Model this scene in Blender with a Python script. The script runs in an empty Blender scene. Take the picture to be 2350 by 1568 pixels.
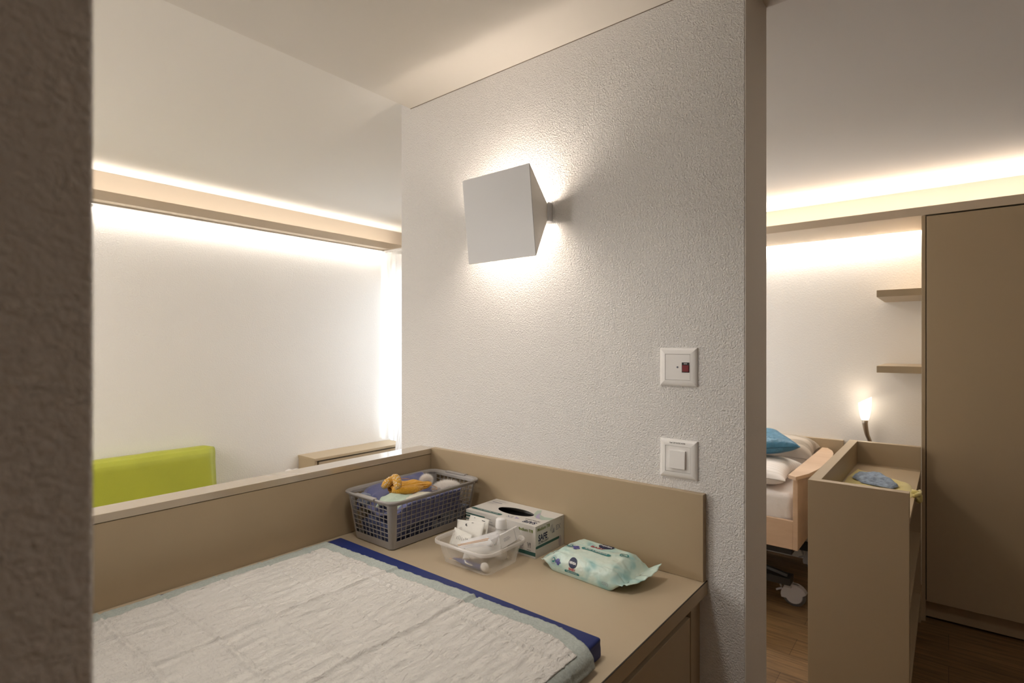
import bpy, bmesh, math, random
from mathutils import Vector, Matrix, noise
PI = math.pi
sc = bpy.context.scene
col = sc.collection
random.seed(7)

# ------------------------------------------------------------------ camera
W, H = 2350, 1568
FPX, YAW, HOR = 1240.7, math.radians(38.926), 792.1
cam_d = bpy.data.cameras.new('camera')
cam = bpy.data.objects.new('camera', cam_d); col.objects.link(cam)
cam.location = (0, 0, 1.5)
cam.rotation_euler = (PI/2, 0, YAW - PI/2)
cam_d.sensor_width = 36
cam_d.lens = FPX/W*36
cam_d.shift_y = (HOR - H/2)/W
cam_d.clip_start = .02
cam_d.dof.use_dof = True
cam_d.dof.focus_distance = 1.55
cam_d.dof.aperture_fstop = 5.0
sc.camera = cam
sc.cycles.diffuse_bounces = 8
sc.cycles.max_bounces = 14

# ------------------------------------------------------------------ colour and world
sc.view_settings.view_transform = 'Standard'
sc.view_settings.look = 'None'
sc.view_settings.gamma = 1
sc.view_settings.use_curve_mapping = False
sc.view_settings.exposure = 0.0
world = bpy.data.worlds.new('world'); sc.world = world
world.use_nodes = True
wb = world.node_tree.nodes['Background']
wb.inputs[0].default_value = (.86, .93, 1, 1)
wb.inputs[1].default_value = 8.0

WARM = (1, .85, .71)
LEDC = (1, .915, .82)
def light(name, kind, loc, power, color, rot=(0, 0, 0), size=None, radius=None, parent=None):
    l = bpy.data.lights.new(name, kind); o = bpy.data.objects.new(name, l); col.objects.link(o)
    o.location = loc; o.rotation_euler = rot; l.energy = power; l.color = color
    if kind == 'AREA' and size:
        l.shape = 'RECTANGLE'; l.size, l.size_y = size
    if kind == 'POINT' and radius: l.shadow_soft_size = radius
    return o
# daylight enters through the window of the left room
portal = light('window_portal', 'AREA', (2.99, 2.95, 1.45), 1, (1, 1, 1), (0, PI/2, 0), (1.75, 1.6))
portal.data.cycles.is_portal = True
portal2 = light('window_portal.001', 'AREA', (3.70, 2.13, 1.50), 1, (1, 1, 1), (-PI/2, 0, 0), (1.0, 1.2))
portal2.data.cycles.is_portal = True
# hidden LED tape on the two light shelves (along the walls, behind the boards)
light('led_right_up', 'AREA', (4.02, .25, 2.24), 12, LEDC, (0, math.radians(180), 0), (.05, 3.6))
light('led_right_down', 'AREA', (4.215, 1.08, 2.225), 16, LEDC, (0, 0, 0), (.03, 1.9))
light('led_left_up', 'AREA', (1.28, 3.58, 2.312), 4.2, (1, .93, .84), (math.radians(180), 0, 0), (3.3, .04))
light('led_left_down', 'AREA', (1.2, 3.652, 2.268), 6.5, (1, .93, .84), (0, 0, 0), (3.3, .035))
# unseen fill added to brighten the jamb and the shelf unit's end panel
light('corridor_fill', 'AREA', (1.80, -.75, 2.40), 4.3, (1, .88, .74), (0, 0, 0), (.4, .4))
light('left_room_fill', 'AREA', (-.9, 2.7, 2.44), 32, (1, .95, .90), (0, 0, 0), (.8, .8))  # added fill for the left room, hidden behind the near wall
light('left_room_ceiling_fill', 'POINT', (-.9, 2.75, 1.75), 36, (1, .95, .90), radius=.15)  # added point fill that lifts the left ceiling, out of view
nd = light('niche_fill', 'AREA', (.55, .80, 2.41), 3.4, (1, .94, .86), (0, 0, 0), (.2, .2)); nd.data.spread = math.radians(115)  # unseen fill added above the table for pad and worktop
light('right_room_fill', 'AREA', (2.6, 1.70, 2.44), 12, (1, .90, .79), (0, 0, 0), (.5, .5))  # added fill for wardrobe and bed wall, hidden by the middle wall

# ------------------------------------------------------------------ materials
def mat(name, color, rough=.6, bump=None, metal=0, spec=.5, sheen=0, emit=None, alpha=None, trans=0, coat=0, var=None, hole=None):
    """bump: (scale, distance, detail) noise; var: (scale, amount) soft colour variation"""
    m = bpy.data.materials.new(name); m.use_nodes = True
    nt = m.node_tree; n = nt.nodes; L = nt.links; b = n['Principled BSDF']
    b.inputs['Base Color'].default_value = (*color, 1)
    b.inputs['Roughness'].default_value = rough
    b.inputs['Metallic'].default_value = metal
    b.inputs['Specular IOR Level'].default_value = spec
    if sheen: b.inputs['Sheen Weight'].default_value = sheen
    if coat: b.inputs['Coat Weight'].default_value = coat
    if trans: b.inputs['Transmission Weight'].default_value = trans
    if alpha is not None: b.inputs['Alpha'].default_value = alpha
    if emit:
        b.inputs['Emission Color'].default_value = (*emit[0], 1); b.inputs['Emission Strength'].default_value = emit[1]
    tc = n.new('ShaderNodeTexCoord')
    if bump:
        t = n.new('ShaderNodeTexNoise'); t.inputs['Scale'].default_value = bump[0]; t.inputs['Detail'].default_value = bump[2]
        L.new(tc.outputs['Object'], t.inputs['Vector'])
        bp = n.new('ShaderNodeBump'); bp.inputs['Distance'].default_value = bump[1]; bp.inputs['Strength'].default_value = 1
        L.new(t.outputs['Fac'], bp.inputs['Height']); L.new(bp.outputs['Normal'], b.inputs['Normal'])
    if var:
        t = n.new('ShaderNodeTexNoise'); t.inputs['Scale'].default_value = var[0]; t.inputs['Detail'].default_value = 3
        L.new(tc.outputs['Object'], t.inputs['Vector'])
        r = n.new('ShaderNodeValToRGB')
        r.color_ramp.elements[0].position = .3; r.color_ramp.elements[1].position = .7
        r.color_ramp.elements[0].color = (*[c*(1-var[1]) for c in color], 1)
        r.color_ramp.elements[1].color = (*[min(1, c*(1+var[1])) for c in color], 1)
        L.new(t.outputs['Fac'], r.inputs['Fac']); L.new(r.outputs['Color'], b.inputs['Base Color'])
    return m

def plaster(name, color, scale, dist):
    m = mat(name, color, .92, spec=.2)
    nt = m.node_tree; n = nt.nodes; L = nt.links; b = n['Principled BSDF']
    tc = n.new('ShaderNodeTexCoord')
    w = n.new('ShaderNodeTexNoise'); w.inputs['Scale'].default_value = scale*.6; w.inputs['Detail'].default_value = 1
    L.new(tc.outputs['Object'], w.inputs['Vector'])
    mx = n.new('ShaderNodeMixRGB'); mx.blend_type = 'ADD'; mx.inputs[0].default_value = .006
    L.new(tc.outputs['Object'], mx.inputs[1]); L.new(w.outputs['Color'], mx.inputs[2])
    t = n.new('ShaderNodeTexNoise'); t.inputs['Scale'].default_value = scale; t.inputs['Detail'].default_value = 2.5
    t.inputs['Roughness'].default_value = .55
    L.new(mx.outputs[0], t.inputs['Vector'])
    bp = n.new('ShaderNodeBump'); bp.inputs['Distance'].default_value = dist
    L.new(t.outputs['Fac'], bp.inputs['Height']); L.new(bp.outputs['Normal'], b.inputs['Normal'])
    return m

M = {}
M['plaster'] = plaster('roughcast_plaster', (.80, .79, .78), 230, .0044)
M['plaster_fine'] = plaster('fine_plaster', (.82, .80, .77), 150, .0022)
M['ceiling'] = mat('ceiling_paint', (.80, .775, .74), .95, spec=.1)
M['shadowline'] = mat('shadow_line_grey', (.22, .185, .15), .9)
M['dim_wall'] = mat('bounce_cutting_brown', (.15, .105, .07), .6)  # unseen wall's colour, darkened to cut bounce light on the near wall
M['ceiling_low'] = mat('shaded_ceiling_paint', (.74, .705, .66), .95, spec=.1)  # low ceiling's dimmer, warmer light put into its colour
M['laminate'] = mat('beige_laminate', (.44, .345, .225), .42, bump=(900, .00012, 1), spec=.42)
M['laminate_top'] = mat('beige_worktop_laminate', (.51, .415, .29), .40, bump=(1100, .00018, 1), spec=.4)
M['laminate_gloss'] = mat('beige_cap_laminate', (.46, .37, .26), .12, spec=.8, coat=.8)
M['laminate_gloss'].node_tree.nodes['Principled BSDF'].inputs['Coat IOR'].default_value = 1.8
M['laminate_gloss'].node_tree.nodes['Principled BSDF'].inputs['Coat Roughness'].default_value = .09
M['shelfboard'] = mat('pale_light_shelf_board', (.60, .50, .38), .6)
M['dark'] = mat('dark_gap', (.012, .009, .007), .8)
M['seam'] = mat('dark_seam', (.02, .014, .01), .7)
M['lampwhite'] = mat('powder_coated_white', (.68, .69, .71), .45, bump=(1500, .00008, 1))
M['lampside'] = mat('lit_side_white', (.88, .86, .82), .5)  # paler than the front plate: glow on the sides put into the colour
M['plasticwhite'] = mat('white_switch_plastic', (.86, .85, .84), .32)
M['plasticwhite2'] = mat('white_rocker_plastic', (.86, .85, .84), .28)
M['black'] = mat('black_plastic', (.012, .012, .014), .35)
M['red'] = mat('dark_red_button', (.20, .018, .025), .35)
M['print_black'] = mat('black_print', (.02, .02, .022), .6)
M['print_navy'] = mat('navy_print', (.009, .016, .065), .5)
M['print_green'] = mat('dark_green_print', (.03, .115, .105), .5)
M['print_olive'] = mat('olive_print', (.16, .21, .03), .5)
M['print_grey'] = mat('grey_print', (.30, .31, .36), .5)
M['print_lilac'] = mat('lilac_print', (.42, .38, .55), .5)
M['print_sage'] = mat('sage_print', (.42, .52, .46), .5)
M['print_white'] = mat('white_print', (.8, .8, .8), .5)
M['print_teal'] = mat('teal_print', (.03, .22, .22), .35)
M['print_red'] = mat('red_print', (.5, .04, .06), .4)
M['carton'] = mat('white_carton', (.66, .64, .61), .55)
M['blue'] = mat('blue_vinyl', (.007, .020, .135), .5, bump=(700, .0001, 2), spec=.35)
M['padwhite'] = mat('white_nonwoven', (.80, .765, .72), .9, bump=(70, .004, 6), spec=.15)
def crinkle():
    m = mat('white_nonwoven', (.70, .675, .64), .9, spec=.15); nt = m.node_tree; n = nt.nodes; L = nt.links; b = n['Principled BSDF']
    tc = n.new('ShaderNodeTexCoord'); acc = None
    for sc3, det, wgt, rot in (((22, 60, 22), 5, 1.0, .15), ((60, 34, 40), 4, .45, -.5), ((9, 13, 9), 3, 1.2, .3)):
        mp = n.new('ShaderNodeMapping'); mp.inputs['Scale'].default_value = sc3; mp.inputs['Rotation'].default_value = (0, 0, rot)
        L.new(tc.outputs['Object'], mp.inputs[0])
        t = n.new('ShaderNodeTexNoise'); t.inputs['Scale'].default_value = 1; t.inputs['Detail'].default_value = det; t.inputs['Roughness'].default_value = .62; t.inputs['Distortion'].default_value = .6
        L.new(mp.outputs[0], t.inputs['Vector'])
        a = n.new('ShaderNodeMath'); a.operation = 'SUBTRACT'; a.inputs[1].default_value = .5; L.new(t.outputs['Fac'], a.inputs[0])
        ab = n.new('ShaderNodeMath'); ab.operation = 'ABSOLUTE'; L.new(a.outputs[0], ab.inputs[0])
        mu = n.new('ShaderNodeMath'); mu.operation = 'MULTIPLY'; mu.inputs[1].default_value = -wgt; L.new(ab.outputs[0], mu.inputs[0])
        if acc is None: acc = mu
        else:
            ad = n.new('ShaderNodeMath'); ad.operation = 'ADD'; L.new(acc.outputs[0], ad.inputs[0]); L.new(mu.outputs[0], ad.inputs[1]); acc = ad
    bp = n.new('ShaderNodeBump'); bp.inputs['Distance'].default_value = .014; L.new(acc.outputs[0], bp.inputs['Height']); L.new(bp.outputs[0], b.inputs['Normal'])
    return m
M['padwhite'] = crinkle()
M['padgreen'] = mat('pale_green_film', (.40, .44, .415), .6, bump=(260, .0012, 4), spec=.3, var=(220, .12))
M['basket'] = mat('grey_basket_plastic', (.33, .31, .295), .42)
M['towel'] = mat('blue_terry', (.12, .135, .33), .95, bump=(620, .0022, 3), sheen=.5)
M['towel_dark'] = mat('dark_blue_knit', (.07, .085, .17), .95, bump=(420, .002, 3), var=(45, .5))
M['towel_grey'] = mat('blue_grey_cloth', (.22, .25, .34), .95, bump=(420, .0016, 3), var=(60, .25))
M['mint'] = mat('mint_cloth', (.50, .60, .50), .85, bump=(300, .0006, 2))
M['creamcloth'] = mat('cream_cloth', (.74, .72, .62), .85, bump=(300, .0006, 2))
M['fur'] = mat('white_fleece', (.93, .90, .87), .95)
M['backb'] = mat('cream_back_board', (.46, .395, .32), .6)
M['plaster_jamb'] = plaster('jamb_plaster', (.78, .74, .68), 420, .0009)
M['plaster_smooth'] = plaster('smooth_plaster', (.82, .795, .76), 130, .0008)
M['beech'] = None
M['sheet'] = mat('white_sheet', (.78, .75, .74), .85, bump=(25, .006, 2))
M['bluepillow'] = mat('blue_satin_cover', (.045, .17, .28), .45, bump=(18, .02, 2))
M['steel'] = mat('brushed_metal', (.40, .34, .27), .35, metal=.8)
M['castergrey'] = mat('grey_caster_plastic', (.42, .40, .41), .35)
M['rubber'] = mat('grey_rubber', (.09, .085, .085), .6)
M['chassis'] = mat('black_steel', (.015, .013, .012), .5)
M['lime'] = mat('lime_leatherette', (.35, .37, .03), .45, bump=(380, .0004, 3), var=(6, .05))
M['yellowcloth'] = mat('pale_yellow_cloth', (.72, .62, .24), .9, bump=(300, .0015, 2), sheen=.3)
M['greycloth'] = mat('washed_blue_cloth', (.27, .34, .44), .9, bump=(120, .004, 3), var=(60, .35))
M['paper'] = mat('white_paper', (.76, .74, .69), .7, bump=(150, .0006, 2))
M['capwhite'] = mat('white_cap', (.80, .79, .78), .35)
M['stick'] = mat('wood_stick', (.60, .36, .18), .6)
M['thermo'] = mat('blue_thermometer', (.03, .05, .22), .35)
M['cotton'] = mat('cotton_white', (.82, .79, .75), .9, bump=(300, .001, 2))

def wood(name, c1, c2, sx, sy, planks=False):
    m = mat(name, c1, .45, spec=.35); nt = m.node_tree; n = nt.nodes; L = nt.links; b = n['Principled BSDF']
    tc = n.new('ShaderNodeTexCoord'); mp = n.new('ShaderNodeMapping')
    mp.inputs['Scale'].default_value = (sx, sy, sx)
    L.new(tc.outputs['Object'], mp.inputs['Vector'])
    t = n.new('ShaderNodeTexNoise'); t.inputs['Scale'].default_value = 1; t.inputs['Detail'].default_value = 6; t.inputs['Roughness'].default_value = .65
    L.new(mp.outputs[0], t.inputs['Vector'])
    r = n.new('ShaderNodeValToRGB'); r.color_ramp.elements[0].position = .35; r.color_ramp.elements[1].position = .68
    r.color_ramp.elements[0].color = (*c1, 1); r.color_ramp.elements[1].color = (*c2, 1)
    L.new(t.outputs['Fac'], r.inputs['Fac'])
    if planks:
        br = n.new('ShaderNodeTexBrick'); br.inputs['Scale'].default_value = 1
        br.inputs['Brick Width'].default_value = 1.2; br.inputs['Row Height'].default_value = .18
        br.inputs['Mortar Size'].default_value = .0012; br.inputs['Color1'].default_value = (1, 1, 1, 1)
        br.inputs['Color2'].default_value = (.78, .76, .74, 1); br.inputs['Mortar'].default_value = (.35, .3, .25, 1)
        mp2 = n.new('ShaderNodeMapping'); mp2.inputs['Rotation'].default_value = (0, 0, PI/2)
        L.new(tc.outputs['Object'], mp2.inputs['Vector']); L.new(mp2.outputs[0], br.inputs['Vector'])
        mx = n.new('ShaderNodeMixRGB'); mx.blend_type = 'MULTIPLY'; mx.inputs[0].default_value = 1
        L.new(r.outputs['Color'], mx.inputs[1]); L.new(br.outputs['Color'], mx.inputs[2])
        L.new(mx.outputs[0], b.inputs['Base Color'])
    else:
        L.new(r.outputs['Color'], b.inputs['Base Color'])
    return m
M['floor'] = wood('oak_vinyl_planks', (.11, .062, .025), (.29, .175, .08), 55, 3.2, True)
M['beech'] = wood('beech_veneer', (.58, .41, .28), (.68, .50, .36), 12, 3)

def plaid():
    m = mat('striped_beige_cover', (.5, .45, .38), .85); nt = m.node_tree; n = nt.nodes; L = nt.links; b = n['Principled BSDF']
    tc = n.new('ShaderNodeTexCoord'); w = n.new('ShaderNodeTexWave'); w.inputs['Scale'].default_value = 3.2
    w.bands_direction = 'X'; L.new(tc.outputs['Object'], w.inputs['Vector'])
    r = n.new('ShaderNodeValToRGB'); r.color_ramp.interpolation = 'CONSTANT'
    r.color_ramp.elements[0].color = (.38, .33, .27, 1); r.color_ramp.elements[1].position = .45
    r.color_ramp.elements[1].color = (.52, .46, .39, 1)
    L.new(w.outputs['Fac'], r.inputs['Fac']); L.new(r.outputs[0], b.inputs['Base Color'])
    return m
M['plaid'] = plaid()

def stripe_sheet():
    m = mat('white_striped_cover', (.78, .75, .73), .85); nt = m.node_tree; n = nt.nodes; L = nt.links; b = n['Principled BSDF']
    tc = n.new('ShaderNodeTexCoord'); w = n.new('ShaderNodeTexWave'); w.inputs['Scale'].default_value = 9
    w.bands_direction = 'X'; L.new(tc.outputs['Object'], w.inputs['Vector'])
    r = n.new('ShaderNodeValToRGB')
    r.color_ramp.elements[0].color = (.68, .64, .60, 1); r.color_ramp.elements[0].position = .02
    r.color_ramp.elements[1].position = .14; r.color_ramp.elements[1].color = (.78, .75, .73, 1)
    L.new(w.outputs['Fac'], r.inputs['Fac']); L.new(r.outputs[0], b.inputs['Base Color'])
    return m
M['stripe'] = stripe_sheet()

def thin(name, color, opac, rough=.2, transl=False):
    m = bpy.data.materials.new(name); m.use_nodes = True; nt = m.node_tree; n = nt.nodes; L = nt.links
    b = n['Principled BSDF']; out = n['Material Output']
    b.inputs['Base Color'].default_value = (*color, 1); b.inputs['Roughness'].default_value = rough
    tr = n.new('ShaderNodeBsdfTransparent'); mx = n.new('ShaderNodeMixShader'); mx.inputs[0].default_value = opac
    src = b.outputs[0]
    if transl:
        tl = n.new('ShaderNodeBsdfTranslucent'); tl.inputs[0].default_value = (*color, 1)
        m2 = n.new('ShaderNodeMixShader'); m2.inputs[0].default_value = .55
        L.new(b.outputs[0], m2.inputs[1]); L.new(tl.outputs[0], m2.inputs[2]); src = m2.outputs[0]
    L.new(tr.outputs[0], mx.inputs[1]); L.new(src, mx.inputs[2]); L.new(mx.outputs[0], out.inputs['Surface'])
    return m
M['frost'] = thin('frosted_clear_plastic', (.82, .78, .73), .33, .18)
M['frost_rim'] = thin('frosted_clear_rim', (.85, .82, .79), .42, .15)
M['film'] = thin('clear_film', (.9, .9, .92), .5, .12)
M['bottle'] = thin('clear_bottle', (.85, .83, .80), .55, .15)
M['voile'] = thin('white_voile', (.88, .88, .88), .80, .8, True)
M['glass'] = thin('window_glass', (.9, .95, 1), .06, .02)

def knit():
    m = mat('mustard_knit', (.74, .37, .022), .95, sheen=.3); nt = m.node_tree; n = nt.nodes; L = nt.links; b = n['Principled BSDF']
    tc = n.new('ShaderNodeTexCoord')
    v = n.new('ShaderNodeTexVoronoi'); v.inputs['Scale'].default_value = 330
    L.new(tc.outputs['Object'], v.inputs['Vector'])
    bp = n.new('ShaderNodeBump'); bp.inputs['Distance'].default_value = .0022; bp.invert = True
    L.new(v.outputs['Distance'], bp.inputs['Height']); L.new(bp.outputs[0], b.inputs['Normal'])
    return m
M['knit'] = knit()
def knit_mix():
    m = mat('mustard_white_knit', (.62, .30, .022), .95, sheen=.3); nt = m.node_tree; n = nt.nodes; L = nt.links; b = n['Principled BSDF']
    tc = n.new('ShaderNodeTexCoord'); v = n.new('ShaderNodeTexVoronoi'); v.inputs['Scale'].default_value = 360
    L.new(tc.outputs['Object'], v.inputs['Vector'])
    sp = n.new('ShaderNodeSeparateColor'); L.new(v.outputs['Color'], sp.inputs[0])
    r = n.new('ShaderNodeValToRGB'); r.color_ramp.interpolation = 'CONSTANT'
    r.color_ramp.elements[0].color = (.76, .39, .03, 1); r.color_ramp.elements[1].color = (.80, .66, .50, 1); r.color_ramp.elements[1].position = .74
    L.new(sp.outputs[0], r.inputs['Fac']); L.new(r.outputs[0], b.inputs['Base Color'])
    bp = n.new('ShaderNodeBump'); bp.inputs['Distance'].default_value = .0025; bp.invert = True
    L.new(v.outputs['Distance'], bp.inputs['Height']); L.new(bp.outputs[0], b.inputs['Normal'])
    return m
M['knit_mix'] = knit_mix()

def wipes_mat():
    m = mat('mint_film_pack', (.62, .74, .69), .32, spec=.5); nt = m.node_tree; n = nt.nodes; L = nt.links; b = n['Principled BSDF']
    tc = n.new('ShaderNodeTexCoord'); mp = n.new('ShaderNodeMapping'); mp.inputs['Scale'].default_value = (14, 8, 14)
    L.new(tc.outputs['Object'], mp.inputs[0])
    t = n.new('ShaderNodeTexNoise'); t.inputs['Scale'].default_value = 1; t.inputs['Detail'].default_value = 1; t.inputs['Distortion'].default_value = 2.2
    L.new(mp.outputs[0], t.inputs['Vector'])
    r = n.new('ShaderNodeValToRGB')
    e = r.color_ramp.elements; e[0].position = .30; e[0].color = (.34, .58, .57, 1); e[1].position = .62; e[1].color = (.64, .74, .66, 1)
    k = e.new(.44); k.color = (.56, .72, .66, 1)
    L.new(t.outputs['Fac'], r.inputs['Fac']); L.new(r.outputs[0], b.inputs['Base Color'])
    t2 = n.new('ShaderNodeTexNoise'); t2.inputs['Scale'].default_value = 38; t2.inputs['Detail'].default_value = 2
    L.new(tc.outputs['Object'], t2.inputs['Vector'])
    bp = n.new('ShaderNodeBump'); bp.inputs['Distance'].default_value = .004; L.new(t2.outputs['Fac'], bp.inputs['Height'])
    L.new(bp.outputs[0], b.inputs['Normal'])
    return m
M['wipes'] = wipes_mat()
M['shade'] = mat('lit_opal_glass', (.9, .88, .85), .3, emit=((1, .86, .68), 4.2))
M['led_diffuser'] = mat('led_diffuser', (.9, .9, .9), .4, emit=((1, .95, .88), 6))
M['alu'] = mat('aluminium_profile', (.62, .58, .52), .45, metal=.2)

# ------------------------------------------------------------------ helpers
def link(name, bm, m, parent=None, smooth=False, recalc=True):
    if recalc: bmesh.ops.recalc_face_normals(bm, faces=bm.faces)
    me = bpy.data.meshes.new(name); bm.to_mesh(me); bm.free()
    if smooth: me.polygons.foreach_set('use_smooth', [True]*len(me.polygons))
    ms = m if isinstance(m, (list, tuple)) else [m]
    for x in ms: me.materials.append(x)
    o = bpy.data.objects.new(name, me); col.objects.link(o)
    if parent:
        o.parent = parent
        o.matrix_parent_inverse = parent.matrix_world.inverted() if False else Matrix.Translation(-Vector(parent.location))
    return o
def tag(o, label, cat, group=None, kind=None):
    if label: o['label'] = label
    if cat: o['category'] = cat
    if group: o['group'] = group
    if kind: o['kind'] = kind
    return o
def thing(name, label, cat, loc, group=None):
    o = bpy.data.objects.new(name, None); col.objects.link(o); o.location = loc; o.empty_display_size = .05
    return tag(o, label, cat, group)
def bx(bm, x0, x1, y0, y1, z0, z1, bev=0, seg=1):
    r = bmesh.ops.create_cube(bm, size=1)
    for v in r['verts']:
        v.co = Vector(((x0+x1)/2 + v.co.x*(x1-x0), (y0+y1)/2 + v.co.y*(y1-y0), (z0+z1)/2 + v.co.z*(z1-z0)))
    if bev:
        es = list({e for v in r['verts'] for e in v.link_edges})
        bmesh.ops.bevel(bm, geom=es, offset=bev, segments=seg, affect='EDGES', profile=.5)
    return bm
def box(name, x0, x1, y0, y1, z0, z1, m, parent=None, bev=.0008, seg=1, smooth=False):
    bm = bmesh.new(); bx(bm, x0, x1, y0, y1, z0, z1, bev, seg)
    return link(name, bm, m, parent, smooth)
def struct(name, x0, x1, y0, y1, z0, z1, m, bev=0):
    o = box(name, x0, x1, y0, y1, z0, z1, m, None, bev); o['kind'] = 'structure'; return o
def tube(bm, pts, r, n=8, close=False, cap=True):
    pts = [Vector(p) for p in pts]; rs = r if isinstance(r, (list, tuple)) else [r]*len(pts)
    rings = []; up = Vector((0, 0, 1)); N = len(pts); last = None
    for i, p in enumerate(pts):
        if close: t = pts[(i+1) % N] - pts[i-1]
        else: t = pts[min(i+1, N-1)] - pts[max(i-1, 0)]
        t.normalize()
        a = t.cross(up) if last is None else last - t*last.dot(t)
        if a.length < 1e-4: a = t.cross(Vector((0, 1, 0)))
        a.normalize(); last = a; b = t.cross(a)
        rings.append([bm.verts.new(p + (a*math.cos(2*PI*k/n) + b*math.sin(2*PI*k/n))*rs[i]) for k in range(n)])
    M_ = N if close else N-1
    for i in range(M_):
        A, B = rings[i], rings[(i+1) % N]
        for k in range(n): bm.faces.new((A[k], A[(k+1) % n], B[(k+1) % n], B[k]))
    if cap and not close:
        bm.faces.new(rings[0][::-1]); bm.faces.new(rings[-1])
def lathe(bm, prof, c=(0, 0, 0), n=32, mtx=None):
    rings = []
    for r, z in prof:
        rings.append([bm.verts.new(Vector((r*math.cos(2*PI*k/n), r*math.sin(2*PI*k/n), z))) for k in range(n)])
    for A, B in zip(rings, rings[1:]):
        for k in range(n): bm.faces.new((A[k], A[(k+1) % n], B[(k+1) % n], B[k]))
    if prof[0][0] > 1e-6: bm.faces.new(rings[0][::-1])
    if prof[-1][0] > 1e-6: bm.faces.new(rings[-1])
    mt = Matrix.Translation(c) @ (mtx or Matrix())
    for R in rings:
        for v in R: v.co = mt @ v.co
    bmesh.ops.remove_doubles(bm, verts=bm.verts, dist=1e-6)
def grid(bm, nu, nv, f, closed_u=False):
    V = [[bm.verts.new(f(i/(nu if closed_u else nu-1), j/(nv-1))) for j in range(nv)] for i in range(nu)]
    for i in range(nu if closed_u else nu-1):
        for j in range(nv-1):
            a = (i+1) % nu
            bm.faces.new((V[i][j], V[a][j], V[a][j+1], V[i][j+1]))
    return V
def sm(a, b, x):
    t = max(0, min(1, (x-a)/(b-a))); return t*t*(3-2*t)
def nz(x, y, z, s): return noise.noise(Vector((x*s, y*s, z*s)))

def text_bm(s, size, shear=0, bold=0):
    cu = bpy.data.curves.new('t', 'FONT'); cu.body = s; cu.size = size; cu.align_x = 'CENTER'; cu.align_y = 'CENTER'
    cu.shear = shear; cu.offset = bold; cu.resolution_u = 3
    o = bpy.data.objects.new('t', cu); col.objects.link(o)
    dg = bpy.context.evaluated_depsgraph_get(); dg.update()
    me = bpy.data.meshes.new_from_object(o.evaluated_get(dg))
    bm = bmesh.new(); bm.from_mesh(me)
    bpy.data.objects.remove(o); bpy.data.curves.remove(cu); bpy.data.meshes.remove(me)
    return bm
def shape2d(pts):
    bm = bmesh.new(); bm.faces.new([bm.verts.new((x, y, 0)) for x, y in pts]); return bm
def ell(cx, cy, rx, ry, n=28): return [(cx+rx*math.cos(2*PI*k/n), cy+ry*math.sin(2*PI*k/n)) for k in range(n)]
def pill(cx, cy, w, h, n=8):
    r = h/2; P = []
    for k in range(n+1): a = -PI/2 + PI*k/n; P.append((cx+w/2-r+r*math.cos(a), cy+r*math.sin(a)))
    for k in range(n+1): a = PI/2 + PI*k/n; P.append((cx-w/2+r+r*math.cos(a), cy+r*math.sin(a)))
    return P
def rect(x0, x1, y0, y1): return [(x0, y0), (x1, y0), (x1, y1), (x0, y1)]
def ring2d(cx, cy, r, w, a0=0, a1=2*PI, n=28):
    bm = bmesh.new()
    A = [bm.verts.new((cx+r*math.cos(a0+(a1-a0)*k/n), cy+r*math.sin(a0+(a1-a0)*k/n), 0)) for k in range(n+1)]
    B = [bm.verts.new((cx+(r-w)*math.cos(a0+(a1-a0)*k/n), cy+(r-w)*math.sin(a0+(a1-a0)*k/n), 0)) for k in range(n+1)]
    for k in range(n): bm.faces.new((A[k], A[k+1], B[k+1], B[k]))
    return bm
def decal(name, bm, m, fn, parent, sub=0):
    """bm holds 2D geometry in metres; fn(x, y) gives the 3D point on the surface"""
    if sub:
        bmesh.ops.triangulate(bm, faces=bm.faces)
        for _ in range(sub):
            es = [e for e in bm.edges if e.calc_length() > .004]
            if not es: break
            bmesh.ops.subdivide_edges(bm, edges=es, cuts=1)
    for v in bm.verts: v.co = fn(v.co.x, v.co.y)
    return link(name, bm, m, parent, recalc=False)
def join2d(*bms):
    out = bmesh.new()
    for b in bms:
        me = bpy.data.meshes.new('j'); b.to_mesh(me); b.free(); out.from_mesh(me); bpy.data.meshes.remove(me)
    return out
def moved(bm, dx, dy):
    for v in bm.verts: v.co.x += dx; v.co.y += dy
    return bm

# ------------------------------------------------------------------ the rooms
ZC, ZD = 2.468, 2.417
struct('floor', -2.6, 4.4, -1.75, 3.85, -.12, 0, M['floor'])
struct('ceiling', -2.6, 4.4, -1.75, 3.85, ZC, ZC+.15, M['ceiling'])
struct('ceiling.001', -2.5, 1.578, -1.6, 1.624, ZD, ZC+.01, M['ceiling_low'])
struct('trim_2', 1.3862, 1.5775, .3852, .3878, 0, ZD, M['plaster_jamb'], .0005)
struct('ceiling_shadow_line', 1.3835, 1.3855, .39, 1.624, ZD-.0018, ZD+.001, M['shadowline'])  # thin dark strip painting the shadow line where wall meets low ceiling
struct('wall_middle', 1.385, 1.578, .387, 1.68, 0, ZC+.02, M['plaster'], .002)
struct('wall_near', -.11, .092, .387, 1.68, 0, ZC+.02, M['plaster'], .002)
struct('wall_left', -2.6, 3.06, 3.683, 3.85, 0, ZC+.02, M['plaster_fine'])
struct('wall_back', 4.24, 4.4, -1.75, 2.95, 0, ZC+.02, M['plaster_smooth'])
bm = bmesh.new()
for a, b, z0, z1 in ((3.15, 3.20, .90, 2.10), (4.20, 4.3, .90, 2.10), (2.98, 4.3, 0, .90), (2.98, 4.3, 2.10, ZC+.02)):
    pts_ = bx(bm, a, b, 2.06, 2.20, z0, z1)
bx(bm, 2.98, 3.16, 2.06, 2.20, .90, 2.10)
o = link('wall_partition', bm, M['plaster_smooth']); o['kind'] = 'structure'
win2 = bpy.data.objects.new('window_2', None); col.objects.link(win2); win2.location = (3.7, 2.13, .90); win2['kind'] = 'structure'
bm = bmesh.new()
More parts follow.
